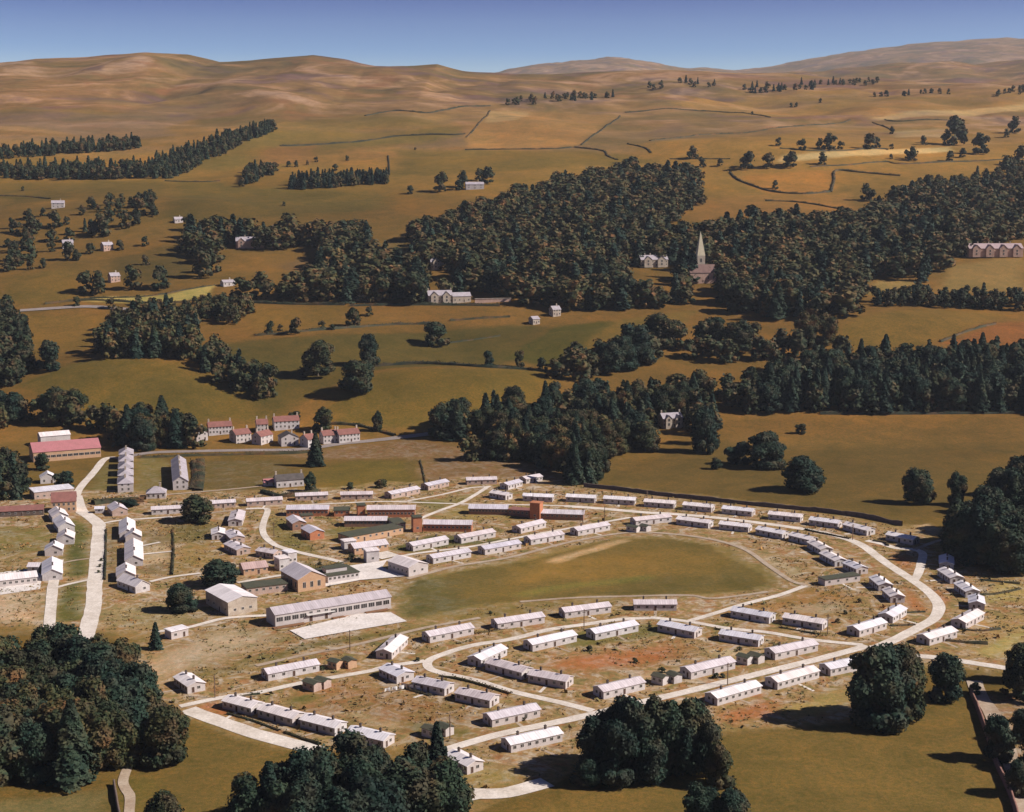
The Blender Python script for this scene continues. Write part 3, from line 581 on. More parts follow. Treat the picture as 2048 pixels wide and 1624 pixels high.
def body_mesh(L, w, hw, hr, roof, wm):
    key = ('b', round(L, 1), round(w, 1), hw, hr, roof, wm.name)
    if key in _cache: return _cache[key]
    b_ = MB(); x, y = L / 2, w / 2; z0 = -1.2
    if roof == 'gable':
        b_.poly([(-x,-y,z0),(x,-y,z0),(x,-y,hw),(-x,-y,hw)]); b_.poly([(x,y,z0),(-x,y,z0),(-x,y,hw),(x,y,hw)])
        b_.poly([(x,-y,z0),(x,y,z0),(x,y,hw),(x,0,hr-.05),(x,-y,hw)]); b_.poly([(-x,y,z0),(-x,-y,z0),(-x,-y,hw),(-x,0,hr-.05),(-x,y,hw)])
    elif roof == 'xgable':
        b_.poly([(-x,-y,z0),(x,-y,z0),(x,-y,hw),(0,-y,hr-.05),(-x,-y,hw)]); b_.poly([(x,y,z0),(-x,y,z0),(-x,y,hw),(0,y,hr-.05),(x,y,hw)])
        b_.poly([(x,-y,z0),(x,y,z0),(x,y,hw),(x,-y,hw)]); b_.poly([(-x,y,z0),(-x,-y,z0),(-x,-y,hw),(-x,y,hw)])
    else: b_.box(-x, x, -y, y, z0, hw)
    _cache[key] = b_.me('wall', (wm,)); return _cache[key]
def roof_mesh(L, w, hw, hr, roof, rm, ov=0.35):
    key = ('r', round(L, 1), round(w, 1), hw, hr, roof, rm.name, ov)
    if key in _cache: return _cache[key]
    b_ = MB(); x, y, t_ = L / 2 + ov, w / 2 + ov, 0.14
    if roof in ('gable', 'xgable'):
        if roof == 'xgable': x, y = w / 2 + ov, L / 2 + ov
        half = (w if roof == 'gable' else L) / 2
        sl = (hr - hw) / half; ze = hw - sl * ov
        pr = [(-y, ze), (0, hr), (y, ze), (y, ze + t_), (0, hr + t_ * 1.15), (-y, ze + t_)]
        A = [(-x, p, q) for p, q in pr]; B_ = [(x, p, q) for p, q in pr]
        if roof == 'xgable': A = [(p[1], p[0], p[2]) for p in A]; B_ = [(p[1], p[0], p[2]) for p in B_]
        fs = [(A[0], B_[0], B_[5], A[5]), (A[5], B_[5], B_[4], A[4]), (A[4], B_[4], B_[3], A[3]), (A[3], B_[3], B_[2], A[2]), (A[1], B_[1], B_[0], A[0]), (A[2], B_[2], B_[1], A[1]),
              (A[0], A[5], A[4], A[1]), (A[1], A[4], A[3], A[2]), (B_[0], B_[1], B_[4], B_[5]), (B_[1], B_[2], B_[3], B_[4])]
        for f in fs: b_.poly(f if roof == 'gable' else f[::-1])
    elif roof == 'hip':
        if x >= y: r0, r1 = (-(x - y * .9), 0), (x - y * .9, 0)
        else: r0, r1 = (0, -(y - x * .9)), (0, y - x * .9)
        z = hw - .05; c_ = [(-x,-y,z),(x,-y,z),(x,y,z),(-x,y,z)]; a0 = (r0[0], r0[1], hr); a1 = (r1[0], r1[1], hr)
        if x >= y:
            b_.poly([c_[0], c_[1], a1, a0]); b_.poly([c_[2], c_[3], a0, a1]); b_.poly([c_[1], c_[2], a1]); b_.poly([c_[3], c_[0], a0])
        else:
            b_.poly([c_[1], c_[2], a1, a0]); b_.poly([c_[3], c_[0], a0, a1]); b_.poly([c_[0], c_[1], a0]); b_.poly([c_[2], c_[3], a1])
        b_.poly([c_[3], c_[2], c_[1], c_[0]])
    elif roof == 'flat':
        b_.box(-x, x, -y, y, hw, hw + .25); b_.box(-x+.3, x-.3, -y+.3, y-.3, hw + .25, hw + .33)
    elif roof == 'spire':
        z = hw
        b_.poly([(-x,-y,z),(x,-y,z),(0,0,hr)]); b_.poly([(x,-y,z),(x,y,z),(0,0,hr)]); b_.poly([(x,y,z),(-x,y,z),(0,0,hr)]); b_.poly([(-x,y,z),(-x,-y,z),(0,0,hr)]); b_.poly([(-x,y,z),(x,y,z),(x,-y,z),(-x,-y,z)])
    _cache[key] = b_.me('roof', (rm,)); return _cache[key]
FOOT = []; HUTS = []
def part(parent, name, me, loc, rz=0.0, sc_=None):
    o = bpy.data.objects.new(name, me); link(o, parent); o.location = loc; o.rotation_euler = (0, 0, rz)
    if sc_: o.scale = sc_
    return o
def building(name, label, cat, A, B, w=6.2, hw=2.7, hr=3.75, roof='gable', wm=M_WHITE, rm=M_ROOF, win='hut', nwin=5, rows=1, chim=2, chk='hut',
             doors=1, endwin=1, group=None, Lmin=None, Lmax=None, ov=0.35, winz=1.0, backwin=True, stretch=None, flip=False):
    a, b_ = G([A, B]); d = b_ - a; L = float(math.hypot(d[0], d[1]))
    u = np.array([d[0], d[1]]) / L
    if stretch: a[:2] -= u * stretch; L += stretch
    mid = (a[:2] + b_[:2]) / 2
    if Lmin and L < Lmin: L = Lmin
    if Lmax and L > Lmax: L = Lmax
    L = round(L * 2) / 2
    nrm = np.array([-u[1], u[0]])
    if nrm.dot(mid) < 0: nrm = -nrm                     # depth runs away from the visible wall
    if flip: nrm = -nrm if nrm[0] < 0 else nrm         # the base line given is the hidden side: the body stands to its east
    c_ = mid + nrm * w / 2; ang = math.atan2(u[1], u[0]); z = float(zt(c_[0], c_[1])) + 0.1
    root = bpy.data.objects.new(name, None); link(root); root.empty_display_size = 1; root.location = (c_[0], c_[1], z); root.rotation_euler = (0, 0, ang)
    tag(root, label, cat, group)
    FOOT.append((c_[0], c_[1], ang, L, w))
    part(root, 'wall', body_mesh(L, w, hw, hr, roof, wm), (0, 0, 0))
    r = part(root, 'roof', roof_mesh(L, w, hw, hr, roof, rm, ov), (0, 0, 0))
    zr = hr if roof in ('gable', 'xgable', 'hip') else hw + .3
    for k in range(chim):
        xx = (k + 1) / (chim + 1) * L - L / 2 if chim > 2 else (-L * .27, L * .27)[k] if chim == 2 else L * .2
        if chk == 'house' and chim == 2 and roof == 'gable': xx = (-L / 2 + .6, L / 2 - .6)[k]
        part(r, 'chimney', CHIM[chk], (xx, 0.25 if roof == 'gable' else 0, zr))
    ww = {'hut': 1.25, 'wide': 3.0, 'house': 1.15, 'tall': 1.5}[win]
    dpos = {int(nwin * (2 * k + 1) / (2 * doors)) for k in range(doors)} if doors else set()
    for rw in range(rows):
        zz = winz + rw * 2.7
        for k in range(nwin):
            xx = -L / 2 + (k + .5) * L / nwin
            if rw == 0 and k in dpos:
                part(root, 'door', DOOR, (xx, -w / 2, 0.05))
                if backwin: part(root, 'door', DOOR, (xx, w / 2, 0.05), math.pi)
                continue
            part(root, 'window', WIN[win], (xx, -w / 2, zz))
            if backwin: part(root, 'window', WIN[win], (xx, w / 2, zz), math.pi)
        for s in (-1, 1):
            for k in range(endwin):
                yy = (k - (endwin - 1) / 2) * w / max(endwin, 1) * .8 + (0.9 if endwin == 1 and w > 5 else 0)
                part(root, 'window', WIN[win if win != 'wide' else 'hut'], (s * L / 2, yy, zz), s * math.pi / 2)
    if endwin and w > 5 and cat == 'hut':
        for s in (-1, 1): part(root, 'door', DOOR, (s * L / 2, -1.2, 0.05), s * math.pi / 2)
    return root
ORD = 'first second third fourth fifth sixth seventh eighth ninth tenth eleventh twelfth'.split()
def hut(spec, label, **kw):
    t1, x1, y1, t2, x2, y2 = spec if len(spec) == 6 else (spec[0], spec[1], spec[2], spec[0], spec[3], spec[4])
    kw.setdefault('Lmin', 11.0); kw.setdefault('Lmax', 21.0)
    o = building('hut', label, 'hut', T(t1, x1, y1), T(t2, x2, y2), **kw); HUTS.append(FOOT[-1]); return o
def hut_row(specs, phrase, group, **kw):
    for k, s in enumerate(specs):
        kk = dict(kw)
        if isinstance(s[-1], dict): kk.update(s[-1]); s = s[:-1]
        hut(s, phrase % ORD[k], group=group, **kk)
hut_row([('F2',1110,520,1370,565),('C2',85,800,320,810),('C2',425,805,655,818),('C2',725,820,965,835),('C2',1045,845,1280,862),('C2',1350,870,1580,892),
         ('C2',1660,900,1900,925),('C3',0,945,255,970),('C3',325,990,550,1020),('E3',840,235,1225,335),('E3',1530,400,1965,485)],
        'pale hut, %s along the pasture wall counting from the brick water tower', 'huts along the pasture wall', rm=M_ROOFW)
hut_row([('C2',1300,985,1555,1018),('C2',1640,1025,1870,1050),('P',1511,1069,1564,1079),('P',1577,1081,1618,1091),('E3',270,520,490,645),('E3',470,700,715,830),
         ('E3',850,865,1050,955),('E3',1265,1095,1415,1220),('E3',1470,1290,1605,1410)],
        'shadow-fronted hut, %s along the inner side of the curving road from its straight end', 'huts inside the curving road', rm=M_ROOFW)
hut(('C2',965,1000,1280,965), 'sunlit hut with window row where the straight path meets the curving road', group='sunlit huts above the playing field')
hut(('E5',930,430,1110,320), 'bright hut with gable towards the road bend, inside the curve', rm=M_ROOFW, group='huts inside the curving road')
hut(('E5',505,605,850,500), 'bright hut with dark gable just uphill of the twin roadside trees', rm=M_ROOFW, group='huts inside the curving road')
hut_row([('E4',690,425,692,550),('E4',660,650,865,785),('E4',925,870,1110,1005),('E4',1150,1075,1165,1190),('P',1931,1259,1968,1239),('E5',1400,715,1755,610)],
        'white hut, %s outside the road bend counting down from the dark wood', 'huts outside the road bend', rm=M_ROOFW)
hut_row([('P',1461,1234,1538,1248),('P',1565,1248,1644,1261)], 'pale hut with shaded front, %s of two above the red weed patch', 'huts facing the red weed patch', rm=M_ROOFW)
hut_row([('D2',150,370,520,285),('D2',645,280,1000,205),('D2',1140,205,1430,265),('D2',1625,280,1930,330)],
        'pale hut, %s along the upper side of the rust-coloured green inside the loop', 'huts round the rust-coloured green', rm=M_ROOFW)
hut_row([('P',994,1261,1091,1246),('D2',415,108,780,60),('D2',960,45,1290,45)], 'hut with grey roof, %s of three between loop road and playing field', 'huts between loop road and playing field')
hut(('D1',1365,300,1710,230), 'grey-roofed hut on the bank just outside the loop road bend', group='huts below the school')
hut(('D1',1065,430,1190,310), 'white hut turned end-on below the school terrace', rm=M_ROOFW, group='huts below the school')
hut(('D1',975,560,1095,615), 'white hut end-on where two lanes meet under the loop bend', rm=M_ROOFW, w=7.5)
hut(('D1',1765,490,1970,395), 'white-walled hut at the inner corner of the loop bend', rm=M_ROOFW)
hut_row([('D1',1225,660,1480,715),('D1',1560,750,1835,810)], 'pale-roofed hut, %s of two on the outer side of the loop road', 'huts outside the loop road')
hut_row([('P',971,1340,1043,1360),('D2',125,605,420,660)], 'pale-roofed hut, %s of two on the inner side of the loop road', 'huts inside the loop road')
hut(('P',984,1455,1081,1434), 'sunlit hut with bush against its wall above the straight road', group='huts along the straight road')
hut(('P',1022,1506,1125,1483), 'long sunlit hut below the straight road, left of the tall tree clump'.replace('left of', 'beside'), rm=M_ROOFW, win='hut', nwin=7, doors=0, Lmax=24)
hut(('P',1207,1399,1290,1379), 'hut half hidden behind the tall tree clump', group='huts along the straight road')
hut(('D2',1405,585,1750,500), 'sunlit hut with large bush before it, above the straight road', group='huts along the straight road')
hut_row([('D2',1600,795,1965,690),('P',1551,1381,1642,1355),('P',1661,1353,1745,1335)], 'bright hut, %s below the straight road counting from the tall tree clump', 'huts below the straight road', rm=M_ROOFW, nwin=7, doors=0)
hut(('P',1549,1321,1637,1302), 'sunlit hut above the straight road near the twin roadside trees', group='huts along the straight road')
hut_row([('F4',905,1230,1265,1325),('D1',15,880,285,955),('D1',345,960,620,1030),('D1',705,1062,1000,1130)], 'pale hut, %s in the bottom terrace above the broad road', 'huts of the bottom terrace', rm=M_ROOFW)
hut(('F4',300,930,470,1050), 'solitary white hut at the edge of the bottom wood', rm=M_ROOFW, w=6.6)
hut(('D1',95,600,500,520), 'long grey-roofed hut alone above the pair of brown stores')
hut(('D1',1500,1255,1640,1325), 'white hut beside the foot of the dark round tree at estate foot', rm=M_ROOFW)
hut(('F4',265,372,485,320), 'low white block with flat roof beside the small conifer', roof='flat', rm=M_ROOFW, w=5, hw=3.0, chim=0, nwin=2, doors=1, endwin=0, Lmin=7, Lmax=10)
hut_row([('E2',180,300,570,275),('E2',755,265,1320,232),('C1',315,800,570,790),('C1',670,790,925,785),('C1',1075,785,1300,740),('C1',1365,718,1530,682),('F2',750,320,1230,305)],
        'pinkish hut, %s in the back row counting from the round tree', 'huts of the back row', wm=M_PINK)
hut(('F2',1410,400,1640,340), 'sunlit hut at the top of the climbing path, pale roof', group='huts by the climbing path')
hut(('F2',1700,300,1960,255), 'small pale hut beneath the dark spinney', Lmin=8)
hut(('E1',830,400,1350,370), 'pale hut with the round tree at its end', wm=M_WHITE)
hut_row([('C1',1220,1205,1550,1140),('C1',1620,1140,1905,1085),('C2',70,1060,270,1010)], 'sunlit hut, %s above the middle path counting from the works', 'sunlit huts above the middle path')
hut_row([('C1',1400,1300,1710,1245),('F2',1020,1445,1640,1335),('C2',150,1150,415,1105),('C2',515,1080,785,1030)], 'sunlit hut, %s below the middle path counting from the works', 'sunlit huts above the playing field')
# lower west quarter: huts and prefabs round the curling lane
hut(('E2',660,620,740,380), 'pale hut turned end-on west of the curling white lane', rm=M_ROOF, w=7)
hut(('E2',185,715,190,800), 'square white prefab west of the curling lane', rm=M_ROOFW, w=6.5, Lmin=8, flip=True)
hut(('E2',390,760,490,860), 'pinkish prefab behind the similar one near the dark tree', wm=M_PINK, w=7, Lmin=9)
hut(('E2',385,950,590,1050), 'pinkish prefab with shaded side near the dark tree pair', wm=M_PINK, w=7)
hut(('E2',890,1060,1180,1110), 'brick-ended hut beside the white cube house', wm=M_PINK)
hut(('E3',560,1140,1120,1060), 'low white garage block with dark roof behind the inner row', roof='flat', rm=M_ROOFG, w=5, chim=0, nwin=4, doors=0, endwin=0, Lmax=26)
# houses along the wide road
kwH = dict(rm=M_ROOFW, hw=3.0, hr=5.2, chim=1)
for s, lab, kk in ((('E1',315,600,315,800), 'white semi-detached pair nearest the path on the wide road, uphill end', dict(w=7.5)),
               (('E1',410,775,410,850), 'white bungalow squeezed between two pairs on the wide road', dict(w=7.5, Lmin=9)),
               (('E1',405,950,405,1230), 'longest white house pair beside the wide road with back gardens', dict(w=8)),
               (('E1',270,1350,270,1480), 'white house next to the lowest cottage beside the wide road', dict(w=8)),
               (('C0',930,1480,1075,1535), 'lowest white cottage beside the wide road with shaded long wall', dict(w=7)),
               (('E0',780,430,840,520), 'white house at the uphill end of the west row, below brick store', dict(w=8)),
               (('E0',850,570,935,690), 'white house, second from the brick store in the west row', dict(w=8)),
               (('E0',930,790,912,880), 'white house, third from the brick store in the west row', dict(w=8, Lmin=10)),
               (('E0',740,990,720,1060), 'white house, fourth from the brick store in the west row', dict(w=8, Lmin=9)),
               (('E0',685,1260,680,1460), 'white house, last in the west row, beside the bare plot', dict(w=8.5))):
    a = dict(kwH); a.update(kk); a.setdefault('Lmin', 11); a['flip'] = s[0] != 'C0'
    building('bungalow', lab, 'house', T(s[0], s[1], s[2]), T(s[0], s[3], s[4]), group='white houses along the wide road', nwin=4, **a)
building('shed', 'small grey shed behind the last white house of the west row', 'shed', T('E0',500,1310), T('E0',560,1310), w=5, hw=2.4, hr=3.6, wm=M_CONC, nwin=1, doors=1, chim=0, endwin=0, Lmin=5)
building('long_shed', 'long white shed on the bare plot at the west edge', 'shed', T('E0',-260,1590), T('E0',600,1490), w=8, hw=3, hr=4.6, rm=M_ROOFW, nwin=9, doors=0, chim=0)
building('cottage', 'grey-roofed cottage with dark gable above the path junction', 'cottage', T('E0',1720,345), T('E0',1800,425), w=8, hw=3, hr=5, wm=M_PINK, nwin=2, chim=1, Lmin=8)
building('shed', 'little white shed beside the road junction', 'shed', T('E0',1520,375), T('E0',1660,372), w=4, hw=2.4, hr=3.3, rm=M_ROOFW, nwin=1, doors=0, chim=0, endwin=0)
# works: red brick blocks
BK = dict(wm=M_BRICK, hw=3.6, hr=5.0, w=8, win='hut', nwin=11, doors=0, chim=0, endwin=2, winz=1.5)
def works(lab, t_, x1, y1, x2, y2, cat='brick block', name='brick_block', **kw):
    k = dict(BK); k.update(kw); return building(name, lab, cat, T(t_, x1, y1), T(t_, x2, y2), **k)
works('long red brick block with pale roof beside the curling lane', 'C1',240,922,575,920)
works('low red brick annexe with dark flat roof between two long blocks', 'C1',620,925,740,922, roof='flat', rm=M_ROOFG, hw=3.0, nwin=3, w=9)
works('square brick boiler house joined to the largest brick block', 'C1',805,928,868,925, roof='flat', rm=M_ROOFG, hw=6.0, nwin=1, w=6)
works('largest red brick block with many small windows and grey roof', 'C1',880,932,1260,930, nwin=13, hw=4.2, hr=5.6)
works('dull brick block with pale roof in the middle of the works', 'C1',700,1006,1035,1005, wm=M_BRICK2, hw=3.2, hr=4.5)
works('small white annexe with shaded side at the end of the dull block', 'C1',1040,990,1095,1035, wm=M_WHITE, roof='flat', rm=M_ROOFG, nwin=2, w=6, hw=3.2)
works('narrow brick tower between two long blocks by the small green', 'C1',1245,1050,1318,1045, name='brick_tower', cat='tower', roof='flat', rm=M_ROOFG, hw=7.5, nwin=1, w=5, endwin=1)
works('red brick block with grey roof between tower and sunlit huts', 'C1',1325,1040,1705,1045, nwin=12)
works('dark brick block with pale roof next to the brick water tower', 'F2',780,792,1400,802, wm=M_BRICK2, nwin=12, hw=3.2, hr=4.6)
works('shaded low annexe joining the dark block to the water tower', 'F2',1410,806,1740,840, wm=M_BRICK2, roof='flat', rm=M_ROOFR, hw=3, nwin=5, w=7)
works('brick water tower with pale side beside the dark block', 'F2',1755,865,1915,880, name='water_tower', cat='tower', roof='flat', rm=M_BRICK, hw=8.5, nwin=1, w=5, endwin=1)
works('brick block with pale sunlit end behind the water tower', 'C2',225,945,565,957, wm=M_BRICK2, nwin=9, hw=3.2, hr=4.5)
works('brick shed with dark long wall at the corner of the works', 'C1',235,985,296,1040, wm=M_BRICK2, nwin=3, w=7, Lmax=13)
works('small orange-brick gabled lodge beside the works lawn', 'C1',352,1068,435,1116, Lmax=12, nwin=3, w=7.5, wm=M_BRICK, doors=1, endwin=1)
works('small ochre store behind the long red brick block', 'C1',370,972,445,966, roof='flat', rm=M_ROOFG, wm=M_ORANGE, hw=3.4, nwin=2, w=5, Lmin=6)
works('long low ochre building with dark flat roof by the works lawn', 'C1',740,1140,1165,1060, roof='flat', rm=M_ROOFG, wm=M_ORANGE, hw=3.2, w=10, nwin=9, doors=2)
works('lavender-roofed ochre canteen beside the pale apron', 'C1',780,1226,1050,1190, wm=M_ORANGE, rm=M_ROOF, nwin=6, doors=1, hw=3.0, hr=4.6)
works('white cube store at the end of the low ochre building', 'C1',715,1188,780,1180, wm=M_WHITE, rm=M_ROOFW, roof='flat', hw=4, w=5, nwin=1, endwin=0, name='store', cat='store', Lmin=6)
works('white cube tower at the edge of the concrete yard', 'C1',892,1292,962,1286, wm=M_WHITE, rm=M_ROOFW, roof='flat', hw=5.5, w=6, nwin=1, endwin=0, name='store', cat='store', Lmin=6)
works('pale workshop with big shaded wall facing the concrete yard', 'E7',1090,480,1420,590, wm=M_WHITE, rm=M_ROOFW, hw=4.2, hr=6.0, w=11, nwin=5, name='workshop', cat='workshop', Lmin=15)
works('brick assembly hall, three tall windows in its sunlit gable', 'E6',1060,560,1235,660, wm=M_ORANGE, rm=M_ROOF, hw=5.5, hr=8.6, w=13, nwin=4, endwin=3, win='tall', name='assembly_hall', cat='hall', Lmin=18, winz=1.4)
lb = works('low white block with dark flat roof and window row beside the yard', 'E6',1640,560,2040,500, wm=M_WHITE, rm=M_ROOFG, roof='flat', hw=3.2, w=14, nwin=7, name='low_block', cat='block', win='hut')
works('long white wall building with dark flat roof between two halls', 'E6',600,718,1120,652, wm=M_PINK, rm=M_ROOFG, roof='flat', hw=3.2, w=9, nwin=6, name='low_block', cat='block')
works('pink-roofed brick shed behind the dark tree pair', 'E6',560,455,870,420, wm=M_ORANGE, rm=corrug('pink_roof_sheeting', (.52,.38,.36), (.42,.30,.28)), hw=2.8, hr=4.6, w=9, nwin=4, doors=1)
works('white cube house with dark doorway beside the assembly hall', 'E6',1020,400,1150,380, wm=M_WHITE, rm=M_ROOFW, roof='flat', hw=5.5, w=6, nwin=2, doors=1, endwin=1, name='cube_house', cat='house')
works('white flat-roofed house touching the cube house', 'E6',1130,320,1245,300, wm=M_WHITE, rm=M_ROOFW, roof='flat', hw=5.5, w=6, nwin=2, doors=0, endwin=1, name='cube_house', cat='house')
works('big pale-roofed hall with deep shaded side beside the dark trees', 'E6',75,815,365,978, wm=M_STONE, rm=M_ROOFW, hw=5.8, hr=7.4, w=13, nwin=4, endwin=3, name='village_hall', cat='hall', doors=1, winz=1.6)
b_ = MB(); L_ = FOOT[-1][3]; b_.box(-5, 5, -2.2, 2.2, 0, 2.0)
for r_ in [o for o in bpy.data.objects if o.parent == lb and o.name.startswith('roof')]:
    cl = part(r_, 'clerestory', b_.me('clerestory', (M_WHITE,)), (-1.5, -.5, 3.4)); b2 = MB(); b2.box(-5.4, 5.4, -2.6, 2.6, 2.0, 2.2); part(r_, 'clerestory_roof', b2.me('clerestory_roof', (M_ROOFG,)), (-1.5, -.5, 3.4))
# school
sch = building('school', 'long single-storey school with grouped windows and grey roof', 'school', T('E6',965,1120), T('E7',1140,1092), w=10, hw=5.0, hr=6.8, wm=M_WHITE, rm=corrug('lavender_roof_sheeting', (.50,.46,.49), (.40,.36,.38)), nwin=0, doors=0, chim=0, endwin=0)
La = FOOT[-1][3]
for k in range(15):
    xx = -La / 2 + (k + .55) * La / 15.2
    if k in (4, 5, 6):
        if k != 5: part(sch, 'door', DOOR, (xx, -5, .05), 0, (1.4, 1, 1.15))
        part(sch, 'window', WIN['hut'], (xx, -5, 3.3), 0, (1.3, 1, .8))
    else: part(sch, 'window', WIN['wide'], (xx, -5, 1.9), 0, (.95 * La / 15.2 / 3.4, 1, 1.15))
b_ = MB(); b_.box(-La*.12, La*.12, -1.2, 0, 0, .18); part(sch, 'canopy', b_.me('canopy', (M_FRAME,)), (-La/2 + La*.38, -5, 2.85))
for k, xx in enumerate((-La*.27, -La*.17, La*.12)):
    part(sch, 'vent', CHIM['hut'], (xx, .2, 6.5), 0, (1.5, .7, .5))
for xs_, L_, lab in ((-La*.40, La*.26, 'long'), (La*.02, La*.10, 'short'), (La*.36, La*.20, 'narrow')):
    b_ = MB(); b_.box(-L_/2, L_/2, -.9, .9, 0, .25); b_.box(-L_/2-.12, L_/2+.12, -1.05, -.9, 0, .34); b_.box(-L_/2-.12, L_/2+.12, .9, 1.05, 0, .34)
    p = sch.matrix_basis @ Vector((xs_, -6.6, 0)); o = link(bpy.data.objects.new('flower_bed', b_.me('flower_bed', (M_BED,))))
    o.location = (p.x, p.y, float(zt(p.x, p.y)) + .2); o.rotation_euler = sch.rotation_euler; tag(o, '%s red-brown flower bed under the school windows' % lab, 'flower bed')
# paired stores
for k, (t_, x1, y1, x2, y2, wm, lab) in enumerate((
    ('D1',365,655,455,686,M_PINK,'dark-roofed brown store, outer of the pair beside the lane above bottom terrace'),('D1',455,640,535,664,M_PINK,'dark-roofed brown store, inner of the pair beside the lane above bottom terrace'),
    ('D1',565,495,628,512,M_ORANGE,'brown store nearer the grey-roofed solitary hut, of the pair on the bank'),('D1',680,480,720,502,M_ORANGE,'brown store nearer the end-on hut, of the pair on the bank'),
    ('D1',1300,1025,1395,1056,M_WHITE,'white-ended store of the lowest pair, on the bottom terrace side'),('D1',1405,1005,1490,1038,M_WHITE,'white-ended store of the lowest pair, on the sunlit hut side'),
    ('D2',1095,610,1180,634,M_WHITE,'white-ended store partly behind the tall tree clump, nearer the clump'),('D2',1215,595,1265,618,M_WHITE,'white-ended store partly behind the tall tree clump, nearer the bush hut'),
    ('D2',1760,452,1845,476,M_WHITE,'white-ended store of the upper pair, nearer the bush hut'),('D2',1850,440,1930,466,M_WHITE,'white-ended store of the upper pair, nearer the roadside trees'),
    ('C2',890,1038,1000,1056,M_WHITE,'dark-roofed store by the far edge of the playing field'),('C2',1015,1035,1062,1046,M_WHITE,'smaller dark-roofed store by the far edge of the playing field'))):
    building('store_shed', lab, 'shed', T(t_, x1, y1), T(t_, x2, y2), w=3.6, hw=2.7, hr=3.3, roof='gable', wm=wm, rm=M_ROOFG, nwin=2, doors=0, chim=0, endwin=0, group='paired storage sheds', Lmin=4.5, Lmax=6, backwin=False)

# old village and surrounding houses
HS = dict(hw=5.2, hr=8.0, w=8, win='house', rows=2, nwin=4, chim=2, chk='house', endwin=1, doors=1, rm=M_ROOFR, wm=M_WHITE, winz=0.9, backwin=False)
def house(lab, t_, x1, y1, x2, y2, name='house', cat='house', **kw):
    k = dict(HS); k.update(kw); return building(name, lab, cat, T(t_, x1, y1), T(t_, x2, y2), **k)
house('white gable-fronted house at the wood end of the roadside village', 'F0',75,478,205,458, roof='xgable', w=10, nwin=2, chim=1, group='old village houses')
house('long red-roofed terrace behind the gable-fronted house', 'F0',215,410,480,385, nwin=7, group='old village houses')
house('white house with dark gable beside the main road, red roof', 'F0',525,497,700,468, w=10, group='old village houses')
house('red-roofed house set back in the middle of the village', 'F0',765,378,890,368, w=9, nwin=3, group='old village houses')
house('small white house with red roof next to big white gable', 'F0',810,516,945,472, w=8, nwin=3, group='old village houses')
house('long white house with red roof at the back of the village', 'F0',965,352,1245,322, w=9, nwin=6, group='old village houses')
house('tall white gable house with dark roof side facing the main road', 'F0',1040,532,1240,515, roof='xgable', w=11, rm=M_SLATED, nwin=2, chim=1, group='old village houses')
house('narrow red-roofed house beside the dark conifer', 'F0',1345,547,1440,526, nwin=2, w=9, group='old village houses')
house('white house between the dark conifer and the inn', 'F0',1520,505,1690,482, nwin=4, w=8, group='old village houses')
inn = house('white roadside inn with dormer gables and tall end chimney', 'F0',1700,497,1935,466, nwin=6, w=9, rm=M_ROOFR, name='inn', cat='inn', group='old village houses')
house('white cottage with dark roof in front of the sloping paddock', 'F0',985,1002,1300,978, nwin=5, w=8, rm=M_SLATED, hw=4.2, hr=6.8, rows=1, name='cottage', cat='cottage')
house('low pink-roofed outhouse at the end of the dark-roofed cottage', 'F0',845,985,985,975, nwin=2, w=5, rm=M_ROOFP, hw=2.4, hr=3.8, rows=1, chim=0, name='outhouse', cat='outhouse')
for k in range(5):
    f0, f1 = k / 5, (k + .72) / 5
    y1 = 612 - 360 * f0 ** .92; y2 = 612 - 360 * f1 ** .92; x1 = 1150 + 18 * f0
    building('semi_detached_house', 'white house with hipped grey roof, %s in the western file counting up from the hedge' % ORD[k], 'house', T('F1', x1 + 2, y2), T('F1', x1, y1), w=8.5, hw=5.0, hr=7.6, roof='hip', wm=M_WHITE, rm=M_SLATE, win='house', rows=2, nwin=2, chim=1, chk='house', doors=1, endwin=2, group='houses of the western file', flip=True)
for k in range(4):
    f0, f1 = k / 4, (k + .96) / 4
    y1 = 588 - 220 * f0 ** .95; y2 = 588 - 220 * f1 ** .95; x1 = 1688 - 16 * f0
    building('terraced_house', 'white terraced house with grey roof, %s in the eastern file from the path' % ORD[k], 'house', T('F1', x1 - 4, y2), T('F1', x1, y1), w=8.5, hw=5.0, hr=7.8, wm=M_WHITE, rm=M_SLATE, win='house', rows=2, nwin=3, chim=1, chk='house', endwin=2, group='houses of the eastern file', flip=True)
house('grey-roofed bungalow with pale front beside the dark bush', 'F1',1430,672,1615,665, roof='hip', rm=M_SLATE, hw=3, hr=6, rows=1, w=9, nwin=4, chim=1, name='bungalow', cat='house')
house('small white gabled house among trees below the red-roofed workshop', 'F1',395,527,545,517, roof='xgable', rm=M_ROOFW, w=8, hw=3.6, hr=6, rows=1, nwin=2, chim=0)
wk = building('workshop', 'long workshop with pinkish red roof at the wood edge', 'workshop', T('F1',330,318), T('F1',985,262), w=20, hw=6.0, hr=10.5, wm=M_ORANGE, rm=M_ROOFP, win='wide', nwin=12, doors=0, chim=0, endwin=3, winz=2.0, backwin=False)
building('long_shed', 'white-roofed shed behind the long red-roofed workshop', 'shed', T('F1',400,165), T('F1',690,130), w=10, hw=6, hr=8, wm=M_WHITE, rm=M_ROOFW, nwin=6, doors=0, chim=0, backwin=False)
building('long_shed', 'low flat white-roofed building by the road junction', 'shed', T('F1',340,680), T('F1',720,640), w=13, hw=4, hr=4, roof='flat', wm=M_PINK, rm=M_ROOFW, nwin=6, doors=1, chim=0, endwin=1)
building('brick_store', 'red-roofed brick store at the top of the west row', 'store', T('E0',830,372), T('E0',1225,350), w=10, hw=6, hr=10, wm=M_ORANGE, rm=M_ROOFR, win='house', rows=2, nwin=5, chim=0, endwin=1)
